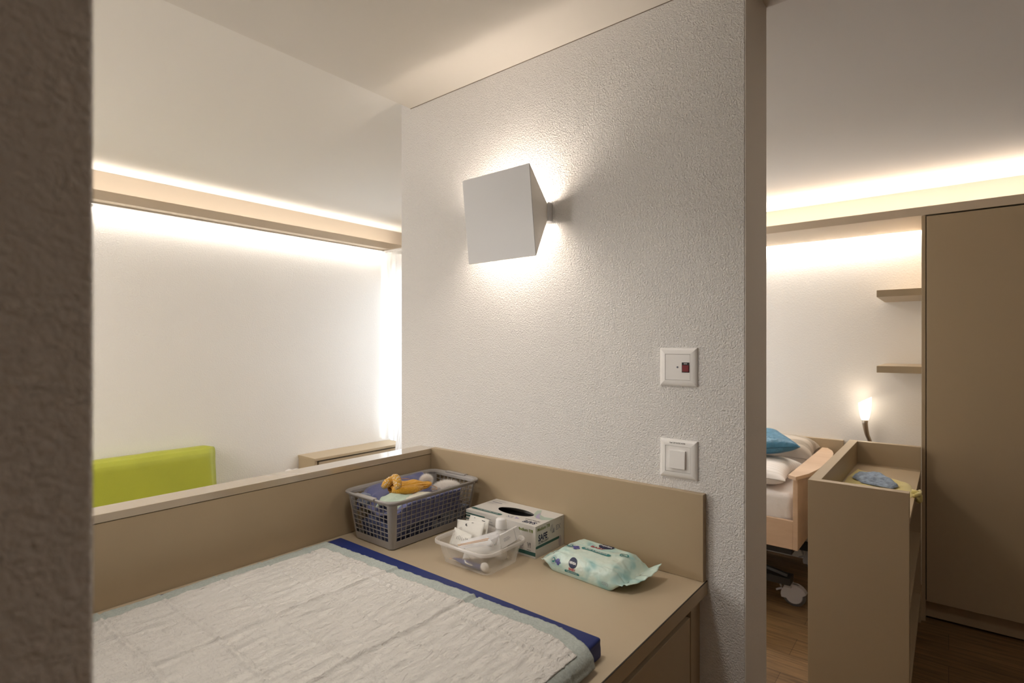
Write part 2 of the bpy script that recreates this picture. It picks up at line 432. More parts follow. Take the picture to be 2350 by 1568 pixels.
bx(bm, 3.20, 3.25, 2.10, 2.16, .90, 2.10, .002); bx(bm, 4.15, 4.20, 2.10, 2.16, .90, 2.10, .002); bx(bm, 3.2, 4.2, 2.10, 2.16, .90, .95, .002); bx(bm, 3.2, 4.2, 2.10, 2.16, 2.05, 2.10, .002)
link('window_frame', bm, M['plasticwhite'], win2)
box('window_pane', 3.24, 4.16, 2.127, 2.133, .94, 2.06, M['glass'], win2, 0)
struct('wall_right', -2.6, 4.3, -1.75, -1.6, 0, ZC+.02, M['dim_wall'])
struct('wall_rear', -2.6, -2.5, -1.7, 3.8, 0, ZC+.02, M['plaster_fine'])
# window wall of the left room: lintel, parapet, pier
WX0, WX1 = 2.90, 3.06
bm = bmesh.new()
bx(bm, WX0, 3.07, 2.06, 3.85, 2.08, 2.12); bx(bm, 3.06, 3.16, 2.06, 3.85, 2.08, ZC+.02); bx(bm, WX0, WX1, 2.06, 3.85, 0, .62); bx(bm, WX0, WX1, 2.06, 2.16, .62, 2.10); bx(bm, WX0, WX1, 3.72, 3.85, .62, 2.10)
o = link('wall_window', bm, M['plaster_fine']); o['kind'] = 'structure'
win = thing('window_1', None, None, (2.97, 2.94, .62)); win['kind'] = 'structure'
bm = bmesh.new()
for a, b in ((2.16, 2.21), (2.91, 2.97), (3.67, 3.72)): bx(bm, 2.95, 3.01, a, b, .62, 2.10, .002)
bx(bm, 2.95, 3.01, 2.16, 3.72, .62, .68, .002); bx(bm, 2.95, 3.01, 2.16, 3.72, 2.04, 2.10, .002)
bx(bm, 2.96, 3.0, 3.50, 3.72, .74, .78, .002); bx(bm, 2.96, 3.0, 3.50, 3.54, .62, .95, .002)
link('window_frame', bm, M['plasticwhite'], win)
box('window_pane', 2.975, 2.981, 2.20, 3.69, .66, 2.06, M['glass'], win, 0)

# ------------------------------------------------------------------ light shelves with LED tape
t = thing('light_shelf', 'pale cornice board with hidden light above the wardrobe and bed wall', 'light shelf', (3.9, .3, 2.207))
bm = bmesh.new(); bx(bm, 3.695, 3.715, -1.6, 2.06, 2.207, 2.254, .001); bx(bm, 3.712, 4.19, -1.6, 2.06, 2.209, 2.232, 0)
link('board', bm, M['shelfboard'], t)
box('back_board', 4.222, 4.2385, -1.598, 2.055, 2.26, ZC-.001, M['backb'], t, 0)
box('led_tape', 4.10, 4.14, -1.59, 2.05, 2.2325, 2.238, M['led_diffuser'], t, 0)
t = thing('light_shelf', 'long beige board with glowing light strip along the left wall', 'light shelf', (1.2, 3.6, 2.279))
bm = bmesh.new(); bx(bm, -.6, 3.055, 3.537, 3.56, 2.279, 2.331, .001); bx(bm, -.6, 3.055, 3.559, 3.64, 2.281, 2.30, 0)
link('board', bm, M['shelfboard'], t)
box('back_board', -.6, 3.055, 3.667, 3.6825, 2.31, ZC-.001, M['backb'], t, 0)
box('profile', -.6, 3.055, 3.616, 3.638, 2.272, 2.281, M['alu'], t, .0005)
box('led_tape', -.6, 3.055, 3.640, 3.668, 2.277, 2.281, M['led_diffuser'], t, 0)

# ------------------------------------------------------------------ wall lamp
def sconce():
    t = thing('wall_lamp', 'square white up and down wall lamp glowing on the rough middle wall', 'lamp', (1.385, 1.10, 1.911))
    a = Vector((1.272, 1.236, 2.0355)); b = Vector((1.272, .963, 2.037)); c = Vector((1.304, .963, 1.769)); d = Vector((1.304, 1.237, 1.768))
    off = Vector((.004, 0, -.0005))
    bm = bmesh.new(); V = [bm.verts.new(p) for p in (a, b, c, d)]; V2 = [bm.verts.new(p+off) for p in (a, b, c, d)]
    bm.faces.new(V); bm.faces.new(V2[::-1])
    for i in range(4): bm.faces.new((V[i], V[(i+1) % 4], V2[(i+1) % 4], V2[i]))
    link('front_plate', bm, M['lampwhite'], t)
    for (p, q, y) in ((b+off, c+off, .963), (a+off, d+off, 1.2365)):
        s = 1 if y > 1.1 else -1
        P = [p+Vector((0, 0, -.001)), q+Vector((0, 0, .001)), Vector((1.372, y, 1.898)), Vector((1.372, y, 1.928))]
        bm = bmesh.new(); th = Vector((0, -s*.003, 0)); A = [bm.verts.new(x) for x in P]; B = [bm.verts.new(x+th) for x in P]
        bm.faces.new(A); bm.faces.new(B[::-1])
        for i in range(4): bm.faces.new((A[i], A[(i+1) % 4], B[(i+1) % 4], B[i]))
        link('side_panel', bm, M['lampside'], t)
    box('wall_mount', 1.365, 1.3852, .957, 1.243, 1.882, 1.941, M['lampwhite'], t, .0015)
    bm = bmesh.new(); tube(bm, [(1.318, 1.05, 1.912), (1.318, 1.15, 1.912)], .009, 12)
    link('bulb', bm, mat('glowing_bulb', (1, 1, 1), .4, emit=(WARM, 8)), t, True)
sconce()
for k_, y_ in enumerate((1.055, 1.10, 1.145)): light('wall_lamp_light', 'POINT', (1.308, y_, 1.912), 2.8, WARM, radius=.022)

# ------------------------------------------------------------------ wall plates
def plate(yc, zc, label, cat, name):
    t = thing(name, label, cat, (1.385, yc, zc)); h = .0505
    bm = bmesh.new()
    # frame with a soft bevelled border, ring profile
    prof = [(0, .0), (0, -.003), (.001, -.0048), (.0030, -.0066), (.006, -.0082), (.010, -.0093), (.0145, -.0099), (.0165, -.0100), (.0165, -.0085)]
    rings = []
    for ins, dx in prof:
        s = h-ins
        rings.append([bm.verts.new((1.385+dx, yc+sx*s, zc+sz*s)) for sx, sz in ((-1, -1), (1, -1), (1, 1), (-1, 1))])
    for A, B in zip(rings, rings[1:]):
        for k in range(4): bm.faces.new((A[k], A[(k+1) % 4], B[(k+1) % 4], B[k]))
    link('frame', bm, M['plasticwhite'], t)
    return t
t = plate(.553, 1.442, 'white wall plate with dark red call button, upper of two', 'call button', 'call_button')
box('cover', 1.3755, 1.385, .553-.0335, .553+.0335, 1.442-.0335, 1.442+.0335, M['plasticwhite2'], t, .0006)
bm = bmesh.new(); bmesh.ops.create_uvsphere(bm, u_segments=12, v_segments=6, radius=.0026)
for v in bm.verts: v.co += Vector((1.3755, .5535, 1.4420))
link('indicator', bm, M['print_grey'], t, True)
box('button_housing', 1.3745, 1.38, .5215, .5415, 1.4285, 1.4545, M['black'], t, .0004)
bm = bmesh.new()
for v in bx(bm, 1.3722, 1.377, .5222, .5395, 1.4305, 1.4475, .0006).verts: pass
link('button', bm, M['red'], t)
b_ = text_bm('CALL', .0045)
for v in b_.verts: v.co = Vector((1.3742, .5315-v.co.x, 1.4515+v.co.y))
b_.free()
bm = bmesh.new()
for k in range(3): bx(bm, 1.3741, 1.3746, .5275+k*.003, .5293+k*.003, 1.4502, 1.4524)
link('marking', bm, M['print_white'], t)
t = plate(.5525, 1.2005, 'white wall light switch with square rocker above the worktop, lower of two', 'light switch', 'light_switch')
box('cover', 1.3755, 1.385, .5525-.0335, .5525+.0335, 1.2005-.0335, 1.2005+.0335, M['plasticwhite2'], t, .0006)
bm = bmesh.new(); bx(bm, 1.369, 1.38, .5525-.0215, .5525+.0215, 1.2000-.0235, 1.2000+.0235, .0012, 2)
for v in bm.verts:
    if v.co.x < 1.374: v.co.x += (v.co.z-1.2)*.06
link('rocker', bm, M['plasticwhite2'], t)
decal('lettering', text_bm('Van UV 2.OG 41F4', .0054, 0, .0001), M['print_black'], lambda x, y: Vector((1.3744, .5535-x, 1.2425+y)), t)

# ------------------------------------------------------------------ changing table
t = thing('partition_panel', 'beige laminate side panel with overhanging cap separating table from left room', 'panel', (.73, 1.52, 0))
box('board', .094, 1.383, 1.489, 1.561, 0, 1.0975, M['laminate'], t)
box('cap', .094, 1.3835, 1.487, 1.563, 1.099, 1.118, M['laminate_gloss'], t, .0006)
box('joint', .094, 1.383, 1.4905, 1.5595, 1.097, 1.0995, M['seam'], t, 0)
tag(box('backsplash', 1.365, 1.3845, .482, 1.4865, .9005, 1.121, M['laminate'], None, .0008), 'upright beige backsplash board fixed against the rough wall', 'backsplash')
t = thing('worktop', 'matte beige worktop of the changing table carrying the mat and basket', 'worktop', (.73, .98, .866))
box('slab', .094, 1.3845, .480, 1.4865, .866, .9, M['laminate_top'], t, .0004)
box('edge_band', .094, 1.384, .4775, .4800, .866, .8985, M['laminate'], t, .0003)
box('edge_seam', .094, 1.384, .4776, .4800, .8985, .8998, M['seam'], t, 0)
t = thing('drawer_cabinet', 'beige drawer cabinet under the worktop with recessed finger grip', 'cabinet', (.73, 1.0, 0))
bm = bmesh.new()
bx(bm, 1.322, 1.383, .497, 1.485, 0, .866, .0008); bx(bm, .094, .13, .497, 1.485, .06, .866, 0)
bx(bm, .13, 1.322, .52, 1.485, .06, .80, 0); bx(bm, .13, 1.32, .55, 1.485, 0, .06, 0)
link('carcass', bm, M['laminate'], t)
box('grip_recess', .13, 1.322, .519, .54, .80, .866, M['dark'], t, 0)
for k, (x0, x1) in enumerate(((.135, .725), (.729, 1.3195))):
    for z0, z1 in ((.605, .824), (.335, .601), (.07, .331)):
        box('drawer_front', x0, x1, .4985, .5185, z0, z1, M['laminate'], t, .0008)

# ---- blue mat
def mat_mesh():
    bm = bmesh.new(); bx(bm, .12, .914, .517, 1.380, .9005, .9395, .006, 3)
    bmesh.ops.subdivide_edges(bm, edges=[e for e in bm.edges if e.calc_length() > .02], cuts=14, use_grid_fill=True)
    for v in bm.verts:
        if v.co.z < .902: continue
        f = sm(.9, .93, v.co.z)
        v.co.z += .0007*nz(v.co.x, v.co.y, 0, 9)*f
        if v.co.y < .56: v.co.y += .0035*nz(v.co.x, v.co.z*3, 3, 24)*sm(.56, .52, v.co.y)
        if v.co.x > .89 and v.co.z < .935: v.co.x += .002*nz(v.co.y, v.co.z*3, 9, 26)
    return bm
tag(link('changing_mat', mat_mesh(), M['blue'], None, True), 'navy blue vinyl changing mat under the white absorbent pad', 'mat')

# ---- absorbent pad: green film border and white quilted layer, wrinkled, draped over the front
XCR = [(.330, .0034, 1), (.440, .0036, 1), (.556, .0026, 1), (.667, .0024, 1), (.785, .0032, -1)]
YCR = [(1.072, .0028, 1), (.818, .0042, 1), (.60, .0012, -1)]
def wrinkle(x, y):
    h = 0
    for c, a, s in XCR: 
        d = x-c-.006*nz(x, y, 1, 5); h += s*a*math.exp(-(d/.0030)**2) - s*a*.8*math.exp(-((d-.006)/.0032)**2)
    for c, a, s in YCR:
        cc = c+.016*nz(x, 0, 4, 4)+.005*nz(x, 0, 7, 25); d = y-cc
        am = a*(.55+.6*nz(x, 0, 2, 7)+.3)
        h += s*am*math.exp(-(d/.0045)**2) - s*am*1.0*math.exp(-((d+.008)/.0050)**2)
    # fine crinkles, stretched along the table
    amp = .5+.7*nz(x, y, 11, 4)
    r = 1-abs(nz(x*.55+y*.12, y*1.5, 0, 46))*2.2
    h += .0024*amp*max(0, r)**2
    r = 1-abs(nz(x*.8-y*.3, y*1.4, 5, 95))*2.2
    h += .0012*max(0, r)**2
    h += .0030*nz(x, y, 8, 6)
    return h
def pad_point(x, s, lift):
    """s runs from the far edge toward the viewer along -y; after the mat's front edge it rolls down"""
    y0 = 1.386; yf = .528; R = .026
    y = y0-s; zt = .9428+lift
    if y > 1.366: zt -= .012*sm(1.366, 1.388, y)
    if y > yf: return Vector((x, y, max(zt-.0014, zt+wrinkle(x, y)+.001))), 0
    e = yf-y
    if e < R*1.25:
        a = e/R; return Vector((x, yf-(R+lift)*math.sin(a), zt-(R)*(1-math.cos(a))+wrinkle(x, y)*.6)), a
    a = 1.25; e2 = e-R*1.25
    p = Vector((x, yf-R*math.sin(a), zt-R*(1-math.cos(a))))
    p += Vector((0, -math.cos(a), -math.sin(a)))*e2
    return p+Vector((0, .7*wrinkle(x, y)-lift, max(0, (.9035+lift-p.z)))), a
def pad_sheet(x0, x1, s0, s1, lift, nu, nv, skew, jag=.003):
    bm = bmesh.new()
    def f(u, v):
        s = s0+(s1-s0)*v
        xr = x1+skew*(s-.05)-.034*sm(.77, .90, s)
        x = x0+(xr-x0)*u
        if u > .985: x += jag*nz(x, s, 3, 45)
        ss = s
        if v < .01: ss += jag*1.3*nz(x, s, 5, 30)
        if x > .86: pass
        return pad_point(x, ss, lift)[0]
    grid(bm, nu, nv, f)
    g = bmesh.ops.extrude_face_region(bm, geom=bm.faces[:])
    for v in g['geom']:
        if isinstance(v, bmesh.types.BMVert): v.co.z -= .0012
    return bm
t = thing('absorbent_pad', 'large crinkled white absorbent bed pad with pale green border on the blue mat', 'pad', (.5, .95, .945))
link('film_backing', pad_sheet(.112, .860, -.002+.0, .903, 0.0, 200, 240, .040), M['padgreen'], t, True)
link('absorbent_layer', pad_sheet(.112, .826, .058, .868, .0022, 280, 330, .034, .005), M['padwhite'], t, True)

# ------------------------------------------------------------------ laundry basket
BC = Vector((1.1655, 1.3475, .9005))   # centre of the base
def rrect(hx, hy, r, n=6):
    P = []
    for cx, cy, a0 in ((hx-r, hy-r, 0), (-hx+r, hy-r, PI/2), (-hx+r, -hy+r, PI), (hx-r, -hy+r, 1.5*PI)):
        for k in range(n+1):
            a = a0+PI/2*k/n; P.append((cx+r*math.cos(a), cy+r*math.sin(a)))
    return P
BH = .150
def bhalf(z):   # half sizes of the tapered wall at height z
    f = z/BH
    return .163+.020*f, .090+.022*f, .013+.006*f
def shell(bm, levels, c, n=6, thick=.0018, close_bottom=False, extra=0):
    ro = []
    for z, d in levels:
        hx, hy, r = bhalf(z); ro.append([bm.verts.new(c+Vector((x, y, z))) for x, y in rrect(hx+d, hy+d, r+max(d, 0)*2+extra*sm(.134, .147, z), n)])
    ri = []
    for z, d in levels:
        hx, hy, r = bhalf(z); ri.append([bm.verts.new(c+Vector((x, y, z))) for x, y in rrect(hx+d-thick, hy+d-thick, r+extra*sm(.134, .147, z), n)])
    N = len(ro[0])
    for R in (ro, ri):
        for A, B in zip(R, R[1:]):
            for k in range(N): bm.faces.new((A[k], A[(k+1) % N], B[(k+1) % N], B[k]))
    for i in (0, -1):
        for k in range(N): bm.faces.new((ro[i][k], ro[i][(k+1) % N], ri[i][(k+1) % N], ri[i][k]))
    if close_bottom: bm.faces.new(ro[0])
def basket():
    t = thing('laundry_basket', 'grey plastic lattice basket of baby clothes in the worktop corner', 'basket', BC)
    bm = bmesh.new(); shell(bm, [(0, -.004), (.003, 0), (.024, 0)], BC, close_bottom=True)
    f = bm.faces.new([bm.verts.new(BC+Vector((x, y, .004))) for x, y in rrect(.158, .085, .02)])
    # solid corner panels
    for sx in (-1, 1):
        for sy in (-1, 1):
            V = []
            for z in (.022, .136):
                hx, hy, r = bhalf(z); row = []
                row.append((hx-r-.003, hy)); 
                for k in range(7): a = PI/2*(1-k/6); row.append((hx-r+r*math.cos(a), hy-r+r*math.sin(a)))
                row.append((hx, hy-r-.003))
                V.append([[bm.verts.new(BC+Vector((sx*(x), sy*(y), z))) for x, y in row],
                          [bm.verts.new(BC+Vector((sx*(x-.0018*(x > hx-r-.001)), sy*(y-.0018*(y > hy-r-.001)), z))) for x, y in row]])
            for q in range(2):
                A, B = V[0][q], V[1][q]
                for a, b, c_, d in zip(A, A[1:], B[1:], B): bm.faces.new((a, b, c_, d))
            for (A, A2), (B, B2) in (((V[0][0][0], V[0][1][0]), (V[1][0][0], V[1][1][0])), ((V[0][0][-1], V[0][1][-1]), (V[1][0][-1], V[1][1][-1]))):
                bm.faces.new((A, A2, B2, B))
    link('body', bm, M['basket'], t)
    bm = bmesh.new(); w = .00085
    def bar(p, q, nrm):
        p, q, nrm = Vector(p), Vector(q), Vector(nrm)
        d = (q-p).normalized(); s = d.cross(nrm).normalized()*w; nn = nrm.normalized()*.0022
        V = [bm.verts.new(BC+x) for x in (p-s, p+s, p+s-nn, p-s-nn, q-s, q+s, q+s-nn, q-s-nn)]
        for f in ((0, 1, 2, 3), (7, 6, 5, 4), (0, 4, 5, 1), (1, 5, 6, 2), (2, 6, 7, 3), (3, 7, 4, 0)): bm.faces.new([V[i] for i in f])
    z0, z1 = .022, .136
    for s in (-1, 1):
        nc = 17
        for k in range(1, nc):
            u = -1+2*k/nc
            (hx, hy, r), (gx, gy, g) = bhalf(z0), bhalf(z1)
            bar((u*(hx-r-.002), s*hy, z0), (u*(gx-g-.002), s*gy, z1), (0, s, 0))
        nc = 9
        for k in range(1, nc):
            u = -1+2*k/nc
            bar((s*hx, u*(hy-r-.002), z0), (s*gx, u*(gy-g-.002), z1), (s, 0, 0))
        for k in range(1, 8):
            z = z0+(z1-z0)*k/8; hx, hy, r = bhalf(z)
            bar((-hx+r+.002, s*hy, z), (hx-r-.002, s*hy, z), (0, s, 0))
            bar((s*hx, -hy+r+.002, z), (s*hx, hy-r-.002, z), (s, 0, 0))
    link('lattice', bm, M['basket'], t)
    bm = bmesh.new(); shell(bm, [(.1345, 0), (.142, .0005), (.1475, .003), (.150, .009), (.1475, .0115), (.1435, .0112)], BC, 8, .0018, extra=.014)
    for v in bm.verts:   # the long rim sags a little between the corners
        q = (v.co-BC); 
    link('rim', bm, M['basket'], t, False)
    for s in (-1, 1):
        x = s*.1905
        box('handle', BC.x+x-.0078, BC.x+x+.0078, BC.y-.048, BC.y+.048, BC.z+.1455, BC.z+.1520, M['basket'], t, .002, 2)
basket()

def blob(name, c, r, m, f=None, sub=5, parent=None, amp=.12, sc_=18, seed=0, flat=None):
    bm = bmesh.new(); bmesh.ops.create_icosphere(bm, subdivisions=sub, radius=1)
    c = Vector(c)
    for v in bm.verts:
        d = v.co.copy()
        k = 1+amp*nz(d.x+seed, d.y, d.z, 1.7)+amp*.5*nz(d.x, d.y+seed, d.z, 4.2)
        ex = .72
        p = Vector([math.copysign(abs(a)**ex, a)*b for a, b in zip(d, r)])*k
        if flat is not None and p.z < flat: p.z = flat+(p.z-flat)*.15
        v.co = c+p
    if f:
        for v in bm.verts: v.co = f(v.co)
    return link(name, bm, m, parent, True)

def clampb(p, inset=.010, zmin=.0065):
    """keep a soft thing inside the basket walls"""
    q = p-BC; q.z = max(zmin, q.z); hx, hy, r = bhalf(min(BH, q.z)); hx -= inset; hy -= inset
    q.x = max(-hx, min(hx, q.x)); q.y = max(-hy, min(hy, q.y)); return BC+q

# dark knit heap at the bottom
tag(blob('sweater', BC+Vector((-.035, 0, .040)), (.128, .098, .050), M['towel_dark'], lambda p: clampb(p, .006), amp=.22, seed=3),
    'dark blue knitted clothes bundled at the bottom of the basket', 'clothes')
tag(blob('grey_garment', BC+Vector((.075, -.02, .036)), (.085, .095, .042), M['towel_grey'], lambda p: clampb(p, .005), amp=.3, seed=8),
    'blue grey garment low in the right half of the basket', 'clothes')
# big blue towel: a thick folded sheet lining the far side, bulging over the heap
def towel():
    bm = bmesh.new(); nu, nv = 90, 60
    def f(u, v):
        # u along x, v: from rim at the far wall down across the basket to the near wall
        x = -.152+.262*u
        prof = [(.110, .125), (.108, .147), (.088, .150), (.066, .138), (.035, .122), (.0, .114), (-.035, .117), (-.06, .126), (-.088, .134), (-.107, .128), (-.108, .095), (-.108, .062)]
        k = v*(len(prof)-1); i = min(int(k), len(prof)-2); g = k-i; g = g*g*(3-2*g)*.5+g*.5
        y = prof[i][0]*(1-g)+prof[i+1][0]*g; z = prof[i][1]*(1-g)+prof[i+1][1]*g
        z += .006*nz(x, y, 1, 22)-.022*sm(.16, 0, u)
        y += .004*nz(x, z, 6, 26)
        if v < .3: z += .004*sm(.35, .9, u) - .010*sm(.28, 0, u); y -= .012*sm(.22, 0, u)
        x += .006*nz(y, z, 2, 20)*(1 if 0 < u < 1 else 1)
        p = clampb(BC+Vector((x, y, z)), .0045)
        if v < .16: p.z += .0
        return p
    grid(bm, nu, nv, f)
    g = bmesh.ops.extrude_face_region(bm, geom=bm.faces[:])
    for v in g['geom']:
        if isinstance(v, bmesh.types.BMVert): v.co.z -= .009; v.co = clampb(v.co, .009)
    return link('bath_towel', bm, M['towel'], None, True)
tag(towel(), 'thick periwinkle blue terry towel draped inside the basket up to its far rim', 'towel')
tag(blob('rolled_sock', BC+Vector((-.148, .060, .123)), (.016, .022, .018), M['towel_grey'], lambda p: clampb(p, .006), sub=4, amp=.1, seed=5),
    'small blue grey rolled cloth at the left end of the basket', 'clothes')
# mint cloth
def cloth_patch(name, c, hx, hy, m, dz, seed, rot=0, sag=.02, n=40):
    bm = bmesh.new(); c = Vector(c)
    def f(u, v):
        a, b = 2*u-1, 2*v-1
        rr = math.sqrt(a*a+b*b)
        k = 1/max(1, .55+.5*rr)
        x = a*hx*k*1.15; y = b*hy*k*1.15
        z = dz*(1-min(1, rr/1.2)**2)-sag*(min(1.4, rr)/1.4)**3 + .005*nz(x+seed, y, 0, 28)+.003*nz(x, y+seed, 0, 60)
        return c+Matrix.Rotation(rot, 3, 'Z') @ Vector((x, y, z))
    grid(bm, n, n, f)
    g = bmesh.ops.extrude_face_region(bm, geom=bm.faces[:])
    for v in g['geom']:
        if isinstance(v, bmesh.types.BMVert): v.co.z -= .002
    return link(name, bm, m, None, True)
tag(cloth_patch('baby_bodysuit', BC+Vector((-.088, -.032, .126)), .062, .052, M['mint'], .016, 2, .2, .018), 'pale mint baby garment under the mustard knit hat', 'clothes')
tag(cloth_patch('baby_shirt', BC+Vector((-.052, -.062, .131)), .066, .026, M['creamcloth'], .008, 9, -.05, .016), 'cream cotton baby garment along the near rim of the basket', 'clothes')

# mustard knit hat with rolled cuffs and pompom
def hat():
    t = thing('knit_hat', 'mustard yellow knitted baby hat lying on top of the basket', 'hat', BC+Vector((-.055, -.018, .146)))
    c = BC+Vector((-.028, -.012, .150))
    bm = bmesh.new()
    def f(u, v):   # ribbed flattened bag, long axis roughly along x
        a = 2*PI*u; s = v
        rad = math.sin(PI*min(1, .10+.90*s)**.75)**.55 if s < 1 else 0
        rad = max(rad, .03)
        rib = 1+.085*math.cos(a*13)
        x = -.068+.142*s
        y = .043*rad*rib*math.cos(a); z = .0165*rad*rib*math.sin(a)
        z += .006*nz(x, y, 0, 30); y += .008*math.sin(x*30)
        return c+Matrix.Rotation(-.42, 3, 'Z') @ Vector((x, y, z-.0015))
    grid(bm, 130, 46, f, True)
    link('crown', bm, M['knit'], t, True)
    bm = bmesh.new()
    tube(bm, [c+Vector(p) for p in ((-.074, -.004, .004), (-.062, -.022, .002), (-.040, -.034, .000), (-.012, -.038, -.001), (.018, -.036, -.003))], [.009, .011, .012, .011, .007], 16)
    link('ear_flap', bm, M['knit'], t, True)
    for pts, rs in (([(-.092, .018, .012), (-.078, .020, .020), (-.058, .022, .026), (-.045, .020, .030)], [.008, .0125, .0125, .009]),
                    ([(-.046, .026, .034), (-.050, .008, .033), (-.060, -.010, .024), (-.072, -.026, .012)], [.008, .0125, .013, .008])):
        bm = bmesh.new(); P = []
        R = []
        for i in range(len(pts)-1):
            for k in range(8): g = k/8; P.append(Vector(pts[i]).lerp(Vector(pts[i+1]), g)); R.append(rs[i]*(1-g)+rs[i+1]*g)
        P.append(Vector(pts[-1])); R.append(rs[-1])
        R = [r*(1+.10*math.cos(i*2.1)) for i, r in enumerate(R)]
        tube(bm, [c+p for p in P], R, 18)
        link('cuff', bm, M['knit_mix'], t, True)
    bm = bmesh.new()
    tube(bm, [c+Vector(p) for p in ((-.03, .028, .016), (-.012, .034, .020), (.008, .030, .017), (.020, .027, .014))], .0011, 6)
    link('tie_cord', bm, M['stick'], t, True)
    bm = bmesh.new()
    tube(bm, [c+Vector(p) for p in ((.052, -.030, -.004), (.064, -.036, -.006), (.072, -.046, -.012), (.066, -.052, -.016), (.050, -.048, -.012))], .0012, 6)
    link('tie_cord', bm, M['stick'], t, True)
hat()
def fur(name, c, r, n, ln, seed, m, label, cat, flatz=0):
    rnd = random.Random(seed); bm = bmesh.new(); c = Vector(c)
    bmesh.ops.create_icosphere(bm, subdivisions=3, radius=1)
    for v in bm.verts: v.co = c+Vector([a*b*.8 for a, b in zip(v.co, r)])
    for _ in range(n):
        d = Vector((rnd.gauss(0, 1), rnd.gauss(0, 1), rnd.gauss(0, 1)+.35)).normalized()
        p = c+Vector([a*b*.75 for a, b in zip(d, r)])
        tip = p+(d+Vector((rnd.gauss(0, .45), rnd.gauss(0, .45), rnd.gauss(0, .35)))).normalized()*ln*rnd.uniform(.6, 1.25)
        s = d.cross(Vector((rnd.random(), rnd.random(), rnd.random()))).normalized()*.00045; s2 = d.cross(s).normalized()*.00045
        a, b, e, g = bm.verts.new(p+s), bm.verts.new(p-s), bm.verts.new(p+s2), bm.verts.new(tip)
        bm.faces.new((a, b, g)); bm.faces.new((b, e, g)); bm.faces.new((e, a, g))
    return tag(link(name, bm, m, None, False), label, cat)
fur('pompom', BC+Vector((.058, .008, .148)), (.017, .017, .013), 4200, .013, 1, M['fur'], 'fluffy white pompom behind the mustard knit hat', 'pompom')
fur('fleece_garment', BC+Vector((.092, -.050, .124)), (.056, .040, .018), 9000, .015, 2, M['fur'], 'fluffy cream fleece garment in the right half of the basket', 'clothes')

